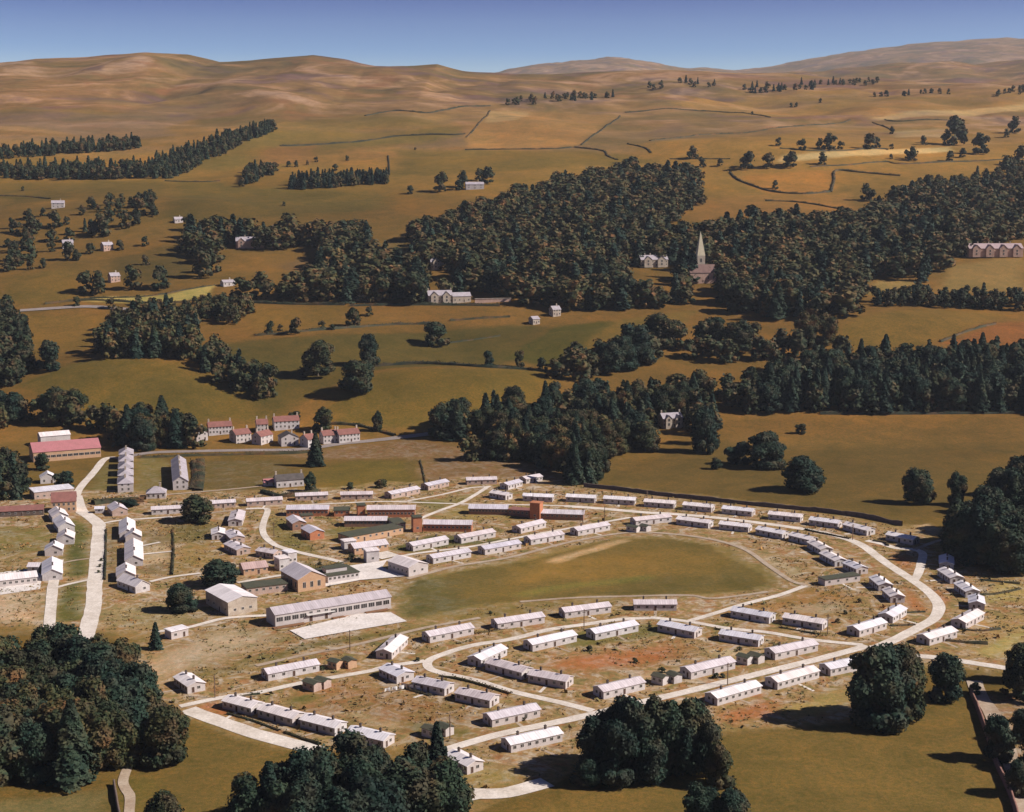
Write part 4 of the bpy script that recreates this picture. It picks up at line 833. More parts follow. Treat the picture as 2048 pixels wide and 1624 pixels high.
building('long_shed', 'long low brown shed running from the west edge to the brick store', 'shed', T('E0',-100,440), T('E0',700,400), w=6, hw=3, hr=5, wm=M_STONE2, rm=M_ROOFR, nwin=8, doors=1, chim=0, endwin=0)
# mansions and villas in the woods
def gabled(root, L, w, n, hw, hr, wm, rm):
    for k in range(n):
        xx = -L / 2 + (k + .5) * L / n; ww = min(L / n * .62, 8)
        b_ = MB(); b_.poly([(-ww/2,-1.8,-1),(ww/2,-1.8,-1),(ww/2,-1.8,hw),(0,-1.8,hr),(-ww/2,-1.8,hw)]); b_.poly([(ww/2,-1.8,-1),(ww/2,.5,-1),(ww/2,.5,hw),(ww/2,-1.8,hw)]); b_.poly([(-ww/2,.5,-1),(-ww/2,-1.8,-1),(-ww/2,-1.8,hw),(-ww/2,.5,hw)])
        g = part(root, 'bay', b_.me('bay', (wm,)), (xx, -w / 2, 0))
        b_ = MB(); d_ = w / 2
        for s in (-1, 1): b_.poly([(s*(ww/2+.3),-2.1,hw-.2),(0,-2.1,hr+.12),(0,d_,hr+.12),(s*(ww/2+.3),d_,hw-.2)][::s])
        part(g, 'bay_roof', b_.me('bay_roof', (rm,)), (0, 0, 0))
        for z in (1.2, 4.2): part(g, 'window', WIN['tall'], (0, -1.82, z), 0, (1.1, 1, .75))
def mansion(lab, A, B, n, w=12, hw=6.5, hr=10.5, wm=M_STONE, rm=M_SLATE, chim=4, **kw):
    r = building('mansion', lab, 'mansion', A, B, w=w, hw=hw, hr=hr, wm=wm, rm=rm, win='house', rows=2, nwin=8, chim=chim, chk='house', doors=1, backwin=False, **kw)
    gabled(r, FOOT[-1][3], w, n, hw, hr - .8, wm, rm); return r
PKS = plain('pink_stone_wall', (.50,.33,.26), (.36,.23,.18), .3); PKR = plain('pink_slate_roof', (.42,.31,.31), (.33,.24,.24), .4)
mansion('stone mansion with many gables and terrace among the trees', (472,498), (562,496), 4, wm=PKS)
mansion('small stone villa peeping out of the middle of the forest', (862,541), (897,538), 2, w=10)
mansion('stone house with walled range at the forest foot', (857,609), (905,606), 2, w=10, chim=2)
building('barn', 'grey barn range beside the forest-foot stone house', 'barn', (906,607), (942,604), w=9, hw=5, hr=8, wm=M_STONE, rm=M_SLATE, win='house', nwin=4, chim=0, doors=1, backwin=False)
building('garden_wall', 'long pale garden wall beyond the barn range', 'wall', (950,607), (1022,603), w=1, hw=3.2, hr=3.2, roof='flat', wm=PKS, rm=M_STONE, nwin=0, doors=0, chim=0, endwin=0)
mansion('low gabled lodge half sunk in the forest edge', (692,602), (740,600), 3, w=9, hw=4, hr=7, chim=1)
mansion('villa with lavender slate roof beside the church', (1282,536), (1336,534), 2, w=11)
mansion('pinkish mansion with pale roofs above the sloping lawn', (1938,517), (2046,515), 4, w=14, wm=PKS, rm=PKR, hw=7.5, hr=12)
mansion('pale villa at the edge of the spinney above the pasture', (1326,858), (1366,854), 2, w=10, hw=6, hr=9, chim=2)
ch = building('church', 'pinkish stone church with pale pointed spire among the trees', 'church', (1380,568), (1432,566), w=13, hw=9, hr=16, wm=PKS, rm=plain('church_roof', (.20,.12,.10), (.15,.09,.08), .4), win='tall', nwin=5, doors=1, chim=0, endwin=1, winz=3, backwin=False)
tw = part(ch, 'tower', body_mesh(7.5, 7.5, 24, 24, 'flat', M_STONE), (1, 7.5, 0))
part(tw, 'spire', roof_mesh(7.5, 7.5, 24, 47, 'spire', plain('pale_spire', (.56,.48,.34), (.46,.38,.27), .3), .1), (0, 0, 0))
for s in range(4): part(tw, 'belfry_window', WIN['tall'], (3.8 * math.sin(s * math.pi / 2), -3.8 * math.cos(s * math.pi / 2), 18), s * math.pi / 2, (1.2, 1, 1.4))
for lab, A, B, kw in (
    ('white cottage at the top of the wooded settlement', (103,418), (129,415), {}), ('tall white house in the middle of the wooded settlement', (126,498), (147,496), dict(w=9)),
    ('pinkish house beside the white one in the wooded settlement', (208,503), (227,500), dict(wm=PKS)), ('white cottage on the bare slope above the settlement', (350,447), (366,445), dict(rows=1, hw=3, hr=5.5, w=6)),
    ('pinkish cottage between the twin round trees', (222,566), (241,563), dict(wm=PKS)), ('white cottage at the tip of the straw field', (447,574), (470,571), dict(rows=1, hw=3, hr=5)),
    ('white gable cottage on the hillside above the forest', (932,380), (968,378), dict(w=9)), ('ochre lodge at the bend of the forest drive', (1489,600), (1507,598), dict(wm=M_STONE)),
    ('pale farm cottage at the edge of the striped field', (1106,634), (1122,632), dict(wm=M_STONE)), ('small ochre barn in front of the pale farm cottage', (1066,650), (1080,648), dict(wm=M_STONE, rows=1, hw=4, hr=6, chim=0))):
    k = dict(rm=M_SLATE, nwin=3, chim=1); k.update(kw); house(lab, 'P', A[0], A[1], B[0], B[1], name='cottage', cat='cottage', **k)

# ------------------------------------------------------------------ masks for planting
MX0, MY0, MW, MH = -420, 330, 840, 760
occ = np.zeros((MH, MW), bool)
def mark(x, y, r):
    ix, iy = int(x - MX0), int(y - MY0); k = int(math.ceil(r))
    occ[max(iy - k, 0):max(iy + k + 1, 0), max(ix - k, 0):max(ix + k + 1, 0)] = True
for a in ROADS:
    for x, y in resample(G(a[3])[:, :2], 1.5): mark(x, y, a[2] / 2 + .3)
for x, y, an, L, w in FOOT:
    for s in np.arange(-L / 2, L / 2 + .1, 1.5):
        for q in np.arange(-w / 2, w / 2 + .1, 1.5): mark(x + s * math.cos(an) - q * math.sin(an), y + s * math.sin(an) + q * math.cos(an), 1.0)
for poly in ([T('E6',1150,1165),T('E6',1340,1275),T('E7',1390,1310),T('E7',1130,1165)], [T('C1',720,1320),T('C1',1040,1270),T('C1',1180,1400),T('C1',560,1480)]):
    W = G(poly)[:, :2]; gx, gy = np.meshgrid(np.arange(MW) + MX0, np.arange(MH) + MY0); occ |= inside(gx.ravel(), gy.ravel(), W).reshape(MH, MW)
def free(x, y):
    ix, iy = int(x - MX0), int(y - MY0)
    return not (0 <= ix < MW and 0 <= iy < MH and occ[iy, ix])

for k, (x, y, an, L, w) in enumerate(HUTS):
    n_ = np.array([math.sin(an), -math.cos(an)]); u_ = np.array([math.cos(an), math.sin(an)]); q0 = np.array([x, y]) + n_ * (w / 2 + .2)
    ln = 4.5 + 5 * ((k * 37) % 10) / 10; q1 = q0 + n_ * ln + u_ * (((k * 53) % 7) - 3) * .5
    V = []; 
    for s_ in np.linspace(0, 1, 6):
        q = q0 * (1 - s_) + q1 * s_
        for e_ in (-.6, .6): V.append((q[0] + u_[0] * e_, q[1] + u_[1] * e_, float(zt(q[0], q[1])) + .035))
    o = link(bpy.data.objects.new('garden_path', mesh_py('garden_path', V, [(2*i, 2*i+1, 2*i+3, 2*i+2) for i in range(5)], (M_TRACK if k % 3 else M_ROAD,)))); o['kind'] = 'structure'; o['label'] = 'short worn path at a hut door'
# ------------------------------------------------------------------ trees
def ico(sub):
    p = (1 + 5 ** .5) / 2
    V = np.array([(-1,p,0),(1,p,0),(-1,-p,0),(1,-p,0),(0,-1,p),(0,1,p),(0,-1,-p),(0,1,-p),(p,0,-1),(p,0,1),(-p,0,-1),(-p,0,1)], float)
    F = np.array([(0,11,5),(0,5,1),(0,1,7),(0,7,10),(0,10,11),(1,5,9),(5,11,4),(11,10,2),(10,7,6),(7,1,8),(3,9,4),(3,4,2),(3,2,6),(3,6,8),(3,8,9),(4,9,5),(2,4,11),(6,2,10),(8,6,7),(9,8,1)])
    V /= np.linalg.norm(V[0])
    for _ in range(sub):
        d = {}; V = list(V); NF = []
        def mid(i, j):
            k = (min(i, j), max(i, j))
            if k not in d: m_ = V[i] + V[j]; V.append(m_ / np.linalg.norm(m_)); d[k] = len(V) - 1
            return d[k]
        for a, b_, c_ in F:
            x, y, z = mid(a, b_), mid(b_, c_), mid(c_, a); NF += [(a,x,z),(b_,y,x),(c_,z,y),(x,y,z)]
        F = np.array(NF); V = np.array(V)
    return V, F
ICO = [ico(0), ico(1)]
def leaves(r, P, N, ls, up=0.0):
    n = len(P); N = N + r.normal(0, .45, (n, 3)); N[:, 2] += up; N /= np.linalg.norm(N, axis=1)[:, None] + 1e-9
    t_ = np.cross(N, r.normal(0, 1, (n, 3))); t_ /= np.linalg.norm(t_, axis=1)[:, None] + 1e-9; b_ = np.cross(N, t_)
    s = ls * r.uniform(.55, 1.25, (n, 1)); q = s * r.uniform(.55, 1.0, (n, 1))
    V = np.stack([P - t_ * s, P - b_ * q + N * s * .2, P + t_ * s, P + b_ * q], 1).reshape(-1, 3)
    k = np.arange(n)[:, None] * 4; F = np.concatenate([k + np.array([[0, 1, 2]]), k + np.array([[0, 2, 3]])])
    return V, F
def crown_arrays(seed, kind, nleaf, ls, sub):
    """foliage of a tree 20 m tall standing at the origin"""
    r = np.random.default_rng(seed); Vs, Fs = [], []; off = 0
    def add(V, F):
        nonlocal off
        Vs.append(V); Fs.append(F + off); off += len(V)
    if kind == 'conifer':
        R = r.uniform(3.6, 4.8); z = r.uniform(0, 1, nleaf) ** 1.35; a = r.uniform(0, 2 * math.pi, nleaf)
        lay = 0.80 + .28 * np.abs(np.sin(z * 24 + 2 * np.sin(a + seed)))
        rad = R * (1 - z) ** .8 * lay * (0.84 + .16 * np.sin(a * 3 + seed + z * 5) + .12 * np.sin(a * 5 + z * 17)) * r.uniform(.72, 1.16, nleaf) + .2
        P = np.stack([rad * np.cos(a), rad * np.sin(a), 1.4 + z * 18.6 - rad * .16], 1)
        N = np.stack([np.cos(a), np.sin(a), np.full(nleaf, .55)], 1)
        V = np.array([(0.72 * R * (1 - k / 6.) ** .85 * math.cos(j * 1.047 + k), .72 * R * (1 - k / 6.) ** .85 * math.sin(j * 1.047 + k), 1.8 + k * 2.9) for k in range(6) for j in range(6)] + [(0, 0, 19.4)])
        F = [(k*6+j, k*6+(j+1) % 6, (k+1)*6+(j+1) % 6) for k in range(5) for j in range(6)] + [(k*6+j, (k+1)*6+(j+1) % 6, (k+1)*6+j) for k in range(5) for j in range(6)] + [(30+j, 30+(j+1) % 6, 36) for j in range(6)]
        add(V, np.array(F)); add(*leaves(r, P, N, ls * 1.05, .1))
    else:
        nl = {2: 36, 1: 22, 0: 11}[sub]; cz = 9.9; rx, rz = r.uniform(5.4, 6.8), r.uniform(7.4, 8.6)
        tilt = r.normal(0, .7, 2); d = r.normal(0, 1, (nl, 3)); d /= np.linalg.norm(d, axis=1)[:, None]; d[:, 2] = np.where(d[:, 2] < -.75, -d[:, 2], d[:, 2])
        cen = d * np.array([rx, rx, rz]) * r.uniform(.42, .86, (nl, 1)) + np.array([tilt[0], tilt[1], cz]); cen[:, 2] = np.maximum(cen[:, 2], 3.0)
        rad = r.uniform(1.3, 3.4, nl) * {2: 1.0, 1: 1.12, 0: 1.35}[sub]
        ns = {2: 9, 1: 7, 0: 4}[sub]; an = np.arange(ns) * 2 * math.pi / ns + r.uniform(0, 1, ns)
        cen[1:1+ns] = np.stack([np.cos(an) * rx * r.uniform(.5, .82, ns), np.sin(an) * rx * r.uniform(.5, .82, ns), r.uniform(2.2, 4.2, ns)], 1); rad[1:1+ns] = r.uniform(1.9, 2.9, ns)
        cen[0] = (0, 0, cz); rad[0] = 5.0
        iv, if_ = ICO[min(sub, 1)]
        for c_, q in zip(cen, rad): add(iv * q * .80 * r.uniform(.88, 1.1, (len(iv), 1)) + c_, if_)
        w = rad ** 2; li = r.choice(nl, nleaf, p=w / w.sum()); dd = r.normal(0, 1, (nleaf, 3)); dd /= np.linalg.norm(dd, axis=1)[:, None]
        out = cen[li] - np.array([0, 0, cz - 2]); out /= np.linalg.norm(out, axis=1)[:, None] + 1e-9
        dot = (dd * out).sum(1); dd = np.where((dot < -.25)[:, None], dd - 2 * dot[:, None] * out, dd)
        P = cen[li] + dd * rad[li][:, None] * r.uniform(.80, 1.14, (nleaf, 1))
        add(*leaves(r, P, dd, ls, .15))
    return np.concatenate(Vs), np.concatenate(Fs)
def tube(P0, P1, r0, r1, n=6):
    P0, P1 = np.array(P0, float), np.array(P1, float); d = P1 - P0; d /= np.linalg.norm(d)
    u = np.cross(d, (0.3, .9, .2)); u /= np.linalg.norm(u); v = np.cross(d, u); a = np.arange(n) * 2 * math.pi / n
    ring = lambda P, r_: P + r_ * (np.cos(a)[:, None] * u + np.sin(a)[:, None] * v)
    V = np.concatenate([ring(P0, r0), ring(P1, r1)]); i = np.arange(n); j = (i + 1) % n
    return V, np.stack([i, j, j + n, i + n], 1)
def trunk_mesh(seed, kind):
    r = np.random.default_rng(seed); Vs, Fs = [], []; o = 0
    segs = [((0,0,-1),(.1,.1,1.2),.62,.42),((.1,.1,1.2),(.15,0,6),.42,.32),((.15,0,6),(0,.2,12),.32,.14)] if kind != 'conifer' else [((0,0,-1),(0,0,3),.42,.34),((0,0,3),(0,0,18),.34,.06)]
    if kind != 'conifer':
        for k in range(6):
            a = k * 1.05 + r.uniform(0, .6); z = r.uniform(3.2, 7); segs.append(((.12,0,z),(3.6*math.cos(a),3.6*math.sin(a),z+r.uniform(2.5,4.5)),.2,.07))
    for s in segs:
        V, F = tube(*s); Vs.append(V); Fs.append(F + o); o += len(V)
    return mesh_np('trunk', np.concatenate(Vs), np.concatenate(Fs), (M_BARK,), smooth=True)
TRUNK = {'broad': [trunk_mesh(s, 'broad') for s in range(3)], 'conifer': [trunk_mesh(s, 'conifer') for s in range(2)]}
CROWN = {}
for kind, mats in (('broad', (M_LEAF, M_LEAFD)), ('conifer', (M_NEEDLE,))):
    for lod, nl, ls, sub, nv in (('near', 5200, .50, 2, 7), ('mid', 1500, .85, 1, 6)):
        L_ = []
        for s in range(nv):
            V, F = crown_arrays(100 + s * 7 + (50 if kind == 'conifer' else 0), kind, nl if kind == 'broad' else int(nl * .8), ls, sub)
            for mt in mats: L_.append(mesh_np('crown', V, F, (mt,)))
        CROWN[kind, lod] = L_
    CROWN[kind, 'far'] = [crown_arrays(300 + s * 3, kind, 240, 1.35, 0) for s in range(6)]
TREES = []      # x, y, height, kind, width factor, label, group, dark?
def addtree(px, py, hpx, kind='broad', wide=1.0, label='lone broadleaf tree standing in the fields', group='lone field trees', dark=None):
    g = G([(px, py)])[0]; zc = g[1] * math.cos(PITCH) - (g[2] - CAMH) * math.sin(PITCH)
    TREES.append((g[0], g[1], hpx / FPX * zc * 1.02, kind, wide, label, group, dark))
def wood(poly, spacing, h0, h1, pc, label, group, clear=(), keep=1.0, dark=None, wide=1.0):
    W = G(poly)[:, :2]; lo, hi = W.min(0), W.max(0); pts = []
    for i, y in enumerate(np.arange(lo[1], hi[1], spacing * .87)):
        for x in np.arange(lo[0] + (i % 2) * spacing / 2, hi[0], spacing): pts.append((x + rng.uniform(-.38, .38) * spacing, y + rng.uniform(-.38, .38) * spacing))
    if not pts: pts = [tuple(W.mean(0))]
    pts = np.array(pts); ok = inside(pts[:, 0], pts[:, 1], W)
    for c_ in clear: ok &= ~inside(pts[:, 0], pts[:, 1], G(c_)[:, :2])
    for x, y in pts[ok]:
        if rng.random() > keep or not free(x, y): continue
        k = 'conifer' if rng.random() < pc else 'broad'
        TREES.append((x, y, rng.uniform(h0, h1) * (1.06 if k == 'conifer' else 1), k, wide * rng.uniform(.85, 1.2), label, group, dark))
def R(x0, y0, x1, y1): return [(x0, y0), (x1, y0), (x1, y1), (x0, y1)]
wood([(-70,1375),(120,1362),(245,1375),(282,1425),(285,1485),(235,1555),(120,1580),(-70,1590)], 9.5, 17, 26, .06, '%s in the wood at the corner below the west row', 'trees of the corner wood')
for a in ((325,1530,125),(300,1475,110),(345,1500,90)): addtree(*a, label='%s at the meadow edge of the corner wood', group='trees at the corner wood edge')
wood([(470,1690),(560,1625),(640,1608),(760,1600),(850,1590),(885,1600),(890,1660),(700,1730)], 8.5, 18, 24, .3, '%s in the plantation below the bottom terrace', 'trees of the bottom plantation', dark=True)
addtree(862,1592,100, wide=1.0, label='dark round tree at the end of the bottom plantation', group=None, dark=True)
for k, a in enumerate(((1195,1545,130,.9),(1235,1565,140,.95),(1265,1545,175,.85),(1330,1538,178,.85),(1300,1562,110,.9),(1385,1535,158,.85),(1410,1548,120,.8),(1170,1572,70,1.1),(1365,1550,120,.8),(1225,1530,140,.8))):
    addtree(a[0], a[1], a[2], wide=a[3], label='%s in the clump beside the straight road', group='tall tree clump', dark=True)
addtree(1440,1572,100, wide=.95, label='smaller olive tree at the meadow side of the tall clump', group=None)
addtree(1400,1655,95, wide=1.1, label='leafy tree cut by the bottom meadow edge, nearer the tall clump', group=None, dark=True)
addtree(1470,1660,92, wide=1.2, label='leafy tree cut by the bottom meadow edge, farther from the clump', group=None, dark=True)
addtree(1758,1450,172, wide=1.0, label='larger of the twin tall trees by the road junction', group=None)
addtree(1808,1438,158, wide=.9, label='smaller of the twin tall trees by the road junction', group=None)
addtree(1736,1446,125, wide=.95, label='dark lower tree against the twin tall trees', group=None, dark=True)
addtree(1890,1400,100, wide=1.1, label='olive tree with visible trunk beside the leaving road', group=None)
addtree(1950,1388,26, wide=1.3, label='low dark bush at the top of the meadow wall', group=None, dark=True)
addtree(1997,1520,100, wide=.85, label='dark tree leaning over the meadow wall', group=None, dark=True)
for a in ((2035,1365,85),(2055,1400,100),(2020,1392,60),(2045,1480,70),(2062,1540,90),(2040,1590,80)): addtree(*a, label='%s beyond the stony lane', group='garden trees beyond the lane')
wood([(1900,1085),(1950,1062),(2070,1045),(2120,1150),(1985,1150),(1895,1118)], 10.5, 20, 29, .05, '%s of the wood outside the road bend', 'trees of the bend wood', dark=True)
wood([(1990,1025),(2030,990),(2120,950),(2120,1040),(2000,1050)], 11.5, 19, 27, .05, '%s of the wood outside the road bend', 'trees of the bend wood')
addtree(1838,1006,76, wide=1.15, label='round olive tree standing out from the bend wood in the pasture', group=None)
addtree(1912,1010,70, wide=.7, label='narrow tree between the pasture tree and bend wood', group=None)
wood([(1450,826),(1560,826),(1800,827),(2100,826),(2100,735),(1900,728),(1700,738),(1640,752),(1450,808)], 11, 19, 27, .45, '%s of the plantation above the big pasture', 'trees of the pasture plantation', dark=True)
wood([(870,895),(950,922),(1050,925),(1130,955),(1170,965),(1210,940),(1250,905),(1400,905),(1435,870),(1400,815),(1280,800),(1040,830),(890,850)], 11, 17, 25, .25, '%s of the spinney between estate and striped field', 'trees of the central spinney',
     clear=([(1300,850),(1390,850),(1390,905),(1290,905)], R(1060,860,1110,890), R(890,880,990,912), R(1180,915,1230,935)), keep=.85)
addtree(1150,968,85,'conifer',.9, label='tall dark conifer where the spinney meets the pasture wall', group=None)
addtree(1178,965,60,'conifer',1.0, label='shorter conifer where the spinney meets the pasture wall', group=None)
addtree(1410,905,105, wide=.75, label='tall tree beside the pale villa above the pasture', group=None, dark=True)
CL = (R(432,498,628,592), R(845,540,915,592), [(1250,534),(1362,534),(1364,602),(1244,602)], R(1368,566,1440,606), [(1890,515),(2060,512),(2060,590),(1870,590)], R(925,378,978,405), R(735,470,830,530), R(545,500,640,560), R(1730,560,1840,600), R(850,606,1030,625))
wood([(475,600),(640,604),(700,606),(860,606),(980,590),(1100,622),(1260,622),(1420,606),(1560,640),(1690,640),(1735,575),(1850,570),(1900,530),(2060,470),(2060,395),(1960,400),(1800,405),(1735,455),(1500,455),(1420,480),(1290,475),(1400,405),(1395,360),(1270,350),(1170,372),(1010,415),(850,470),(640,480),(380,470),(370,510),(470,545)],
     16, 18, 29, .2, '%s in the great forest below the hillside fields', 'trees of the great forest', clear=CL, wide=1.3)
wood([(195,722),(385,728),(400,660),(330,640),(240,650),(210,690)], 11.5, 17, 24, .2, '%s in the square wood above the mounded field', 'trees of the square wood')
wood([(395,645),(490,650),(500,615),(400,620)], 11, 14, 18, .1, '%s in the square wood above the mounded field', 'trees of the square wood')
wood([(395,735),(470,795),(540,800),(552,768),(470,735),(430,715)], 11, 15, 21, .1, '%s in the copse running down the mounded field', 'trees of the slope copse')
wood([(-60,650),(20,640),(60,690),(55,760),(-60,800)], 11, 17, 24, .1, '%s of the western edge wood', 'trees of the west edge wood')
wood([(-60,870),(40,850),(110,845),(190,865),(262,905),(300,900),(392,896),(392,870),(300,862),(220,858),(110,828),(-60,835)], 10.5, 18, 26, .12, '%s of the belt behind the red-roofed workshop', 'trees of the workshop belt')
wood([(-60,1015),(45,1000),(50,950),(-60,930)], 9, 13, 18, .1, '%s beside the low brown shed at the west edge', 'trees by the brown shed', dark=True)
wood([(-60,328),(100,312),(285,298),(275,288),(120,295),(-60,318)], 11, 12, 17, .5, '%s in the upper hillside plantation belt', 'trees of the hillside belts')
wood([(-60,356),(340,358),(380,340),(545,264),(550,250),(430,285),(330,318),(290,338),(100,338),(-60,345)], 11, 12, 18, .5, '%s in the diagonal hillside plantation', 'trees of the hillside belts')
wood([(480,376),(520,360),(558,345),(545,340),(500,345)], 11, 12, 16, .3, '%s in the hillside copse', 'trees of the hillside copses')
wood([(572,380),(680,375),(776,368),(774,356),(600,362)], 9, 12, 16, .7, '%s of the straight shelter belt', 'trees of the shelter belt')
wood([(-20,470),(60,430),(330,398),(330,425),(250,470),(230,510),(120,530),(-20,560)], 19, 9, 16, .1, '%s among the houses of the wooded settlement', 'trees of the wooded settlement', keep=.62, clear=(R(95,418,135,440), R(118,498,155,520), R(200,503,235,520), R(340,446,370,460)))
wood([(100,612),(430,606),(470,600),(480,612),(300,628),(180,612)], 12, 7, 12, .1, '%s along the straw field', 'hedgerow trees by the straw field', keep=.8)
wood([(1860,600),(2060,600),(2060,622),(1900,620),(1740,612),(1745,600)], 12, 12, 18, .2, '%s in the belt below the sloping lawn', 'trees below the lawn')
wood([(1780,410),(2060,380),(2060,345),(1990,360),(1850,372)], 14, 12, 19, .2, '%s in the great forest below the hillside fields', 'trees of the great forest')
for pl in ([(1480,176),(1640,172),(1640,184),(1500,186)],[(1735,186),(1900,184),(1900,190),(1740,194)],[(1985,186),(2060,178),(2060,190),(1990,194)],[(1000,206),(1180,196),(1240,190),(1190,203),(1010,212)],[(1290,176),(1440,168),(1440,176),(1300,186)],[(1600,168),(1760,164),(1760,170),(1610,176)]):
    wood(pl, 20, 9, 15, .3, '%s in the far hill woods', 'trees of the far hill woods', keep=.7)
for a in ((1165,762,48),(1110,755,36),(1265,705,52),(1160,735,46),(1145,748,50),(1185,750,45),(1215,746,55),(1250,738,58),(1282,728,58),(1200,728,45),(1230,720,45)): addtree(a[0], a[1], a[2] * 1.2, 'broad', 1.15, label='%s in the row below the striped field', group='trees below the striped field', dark=True)
for a in ((1420,712,40),(1455,720,45),(1380,712,36),(1520,715,44),(1590,712,50),(1545,738,40),(1320,690,60),(1355,692,52),(1400,692,48),(1432,692,55),(1470,702,58),(1500,692,45),(1560,702,42),(1300,712,50)): addtree(a[0], a[1] + 4, a[2] * 1.2, 'broad', 1.2, label='%s in the avenue on the bank above the spinney', group='avenue trees on the bank')
for a in ((1580,760,48,1.1),(1500,772,44,1.2),(1450,790,46,1.2),(1545,790,40,1.2),(1680,722,60,1.0),(1612,692,72,1.0),(1650,690,66,1.0),(1630,745,60,1.0),(1350,802,62,1.3),(1402,800,62,1.1),(1310,806,55,1.0)): addtree(a[0],a[1],a[2],'broad',a[3], label='%s on the slope between avenue and plantation', group='spreading slope trees')
LN = [(1534,935,76,1.5,'spreading dark tree in the middle of the big pasture'),(1480,928,46,1.6,'lower tree beside the spreading pasture tree'),(1606,982,76,1.5,'spreading tree with long shadow near the pasture wall'),(1602,867,22,1.4,'small bush near the top of the big pasture'),
  (1432,938,24,1.3,'low bush on the pasture slope beside the villa tree'),(396,1044,62,1.55,'big round tree above the path behind the white row'),(442,1172,60,1.75,'broad dark tree next to the big pale hall'),(366,1222,64,1.25,'dark tree touching the big pale hall corner'),
  (645,862,54,1.0,'tall tree behind the roadside village'),(590,842,22,1.6,'clump of bushes behind the village terrace'),(755,862,46,.6,'narrow poplar-like tree beside the main road'),(620,982,44,.75,'pale green tree beside the dark-roofed cottage'),
  (876,872,56,1.0,'round tree where the main road meets the spinney'),(700,978,14,1.6,'small bush behind the back row huts, near cottage'),(762,975,18,2.2,'wide low bush behind the back row huts'),(636,752,76,1.15,'tall tree alone on the middle slope'),(742,730,66,.95,'tall tree uphill of the dark oak on the middle slope'),
  (712,784,76,1.4,'massive dark oak on the middle slope'),(876,690,52,1.3,'round dark tree with clear shadow on the middle slope'),(978,734,36,.9,'small tree on the long hedge, nearer the round dark tree'),(1040,734,36,.7,'small pointed tree on the long hedge'),(705,652,42,1.0,'round tree on the upper hedge of the slope'),
  (97,740,66,1.0,'round tree at the corner of the mounded field'),(85,940,36,1.2,'dark tree hiding the end of the workshop'),(130,978,40,1.35,'dark tree beside the small white gabled house'),(260,1012,16,3.2,'long dark thicket below the western file of houses')]
addtree(325,1690,115, label='leafy tree cut by the bottom edge beside the narrow track', group=None)
for x, y, h, w, l in LN: addtree(x, y, h, 'broad', w, l, None, True if 'dark' in l else None)
addtree(632,932,66,'conifer',1.15, 'dark spreading conifer across the main road from the village', None)
addtree(312,1298,54,'conifer',1.2, 'small conifer beside the low white flat-roofed block', None)
for x, y, h in ((592,668,36),(538,668,28),(560,662,16),(645,657,18),(738,632,22),(1085,742,30),(665,660,14)): addtree(x, y, h, label='%s on the middle slope', group='hedgerow trees of the middle slope')
for x, y, h in ((1556,292,18),(1605,300,25),(1640,298,22),(1658,300,38),(1680,298,18),(1738,298,36),(1752,296,26),(1583,335,38),(1572,330,22),(1645,330,27),(1782,318,12),(1783,268,16),(1784,298,12),(1848,290,20),(1826,322,30),(1815,318,20),(1910,290,62),(1895,288,30),(1900,322,24),(1925,315,22),(1960,308,48),(2013,275,18),(2030,266,34),(2010,350,40),(2040,330,44),(2025,345,36),(1550,378,20),(1730,400,34),(1745,402,26),(2040,398,44),
   (1388,316,26),(1378,318,18),(1405,334,22),(1440,332,18),(1498,338,38),(1487,334,24),(1535,336,34),(1380,420,20),(880,384,42),(925,374,34),(918,380,24),(975,368,40),(960,362,28),(830,300,6),(577,334,14),(592,334,14),(615,330,10),(633,324,12),(670,342,16),(695,322,12),(1505,230,8),(1582,214,10),(1592,214,10),(1640,206,10),(1505,186,14),(820,388,20),(568,412,10),(45,382,10)):
    addtree(x, y, h, label='%s among the walled hillside fields', group='hillside field trees')
for x, y, h in ((205,472,52),(65,470,40),(250,455,40),(280,430,38),(300,405,30),(275,415,28),(185,470,30),(110,455,40),(60,520,45),(20,540,35),(140,520,40),(170,585,48),(195,588,48),(268,578,50),(322,578,54),(240,500,24),(292,530,22),(410,555,62),(425,545,50),(365,500,28),(290,492,22),(380,462,38),(405,475,40),(430,478,40),(455,475,42)):
    addtree(x, y, h, label='%s around the wooded settlement and straw field', group='settlement trees')
for x, y in ((203,1122),(199,1134),(198,1146)): addtree(x, y, 7, 'broad', 1.6, 'low dark bush at the edge of the wide road', 'roadside bushes', True)
for x, y, h in ((835,1322,9),(1046,1440,12),(1270,1325,10),(1430,1356,12),(1445,1355,10),(1180,1302,12),(1675,1245,10),(1690,1228,8),(645,1340,9),(980,1228,7),(1030,1335,8),(1300,1255,7),(1720,1205,9),(640,1130,8),(705,1118,12),(698,1122,9),(1480,1300,8),(905,1395,8),(1325,1345,12)):
    addtree(x, y, h, 'broad', 1.7, 'small garden bush among the huts', 'garden bushes')

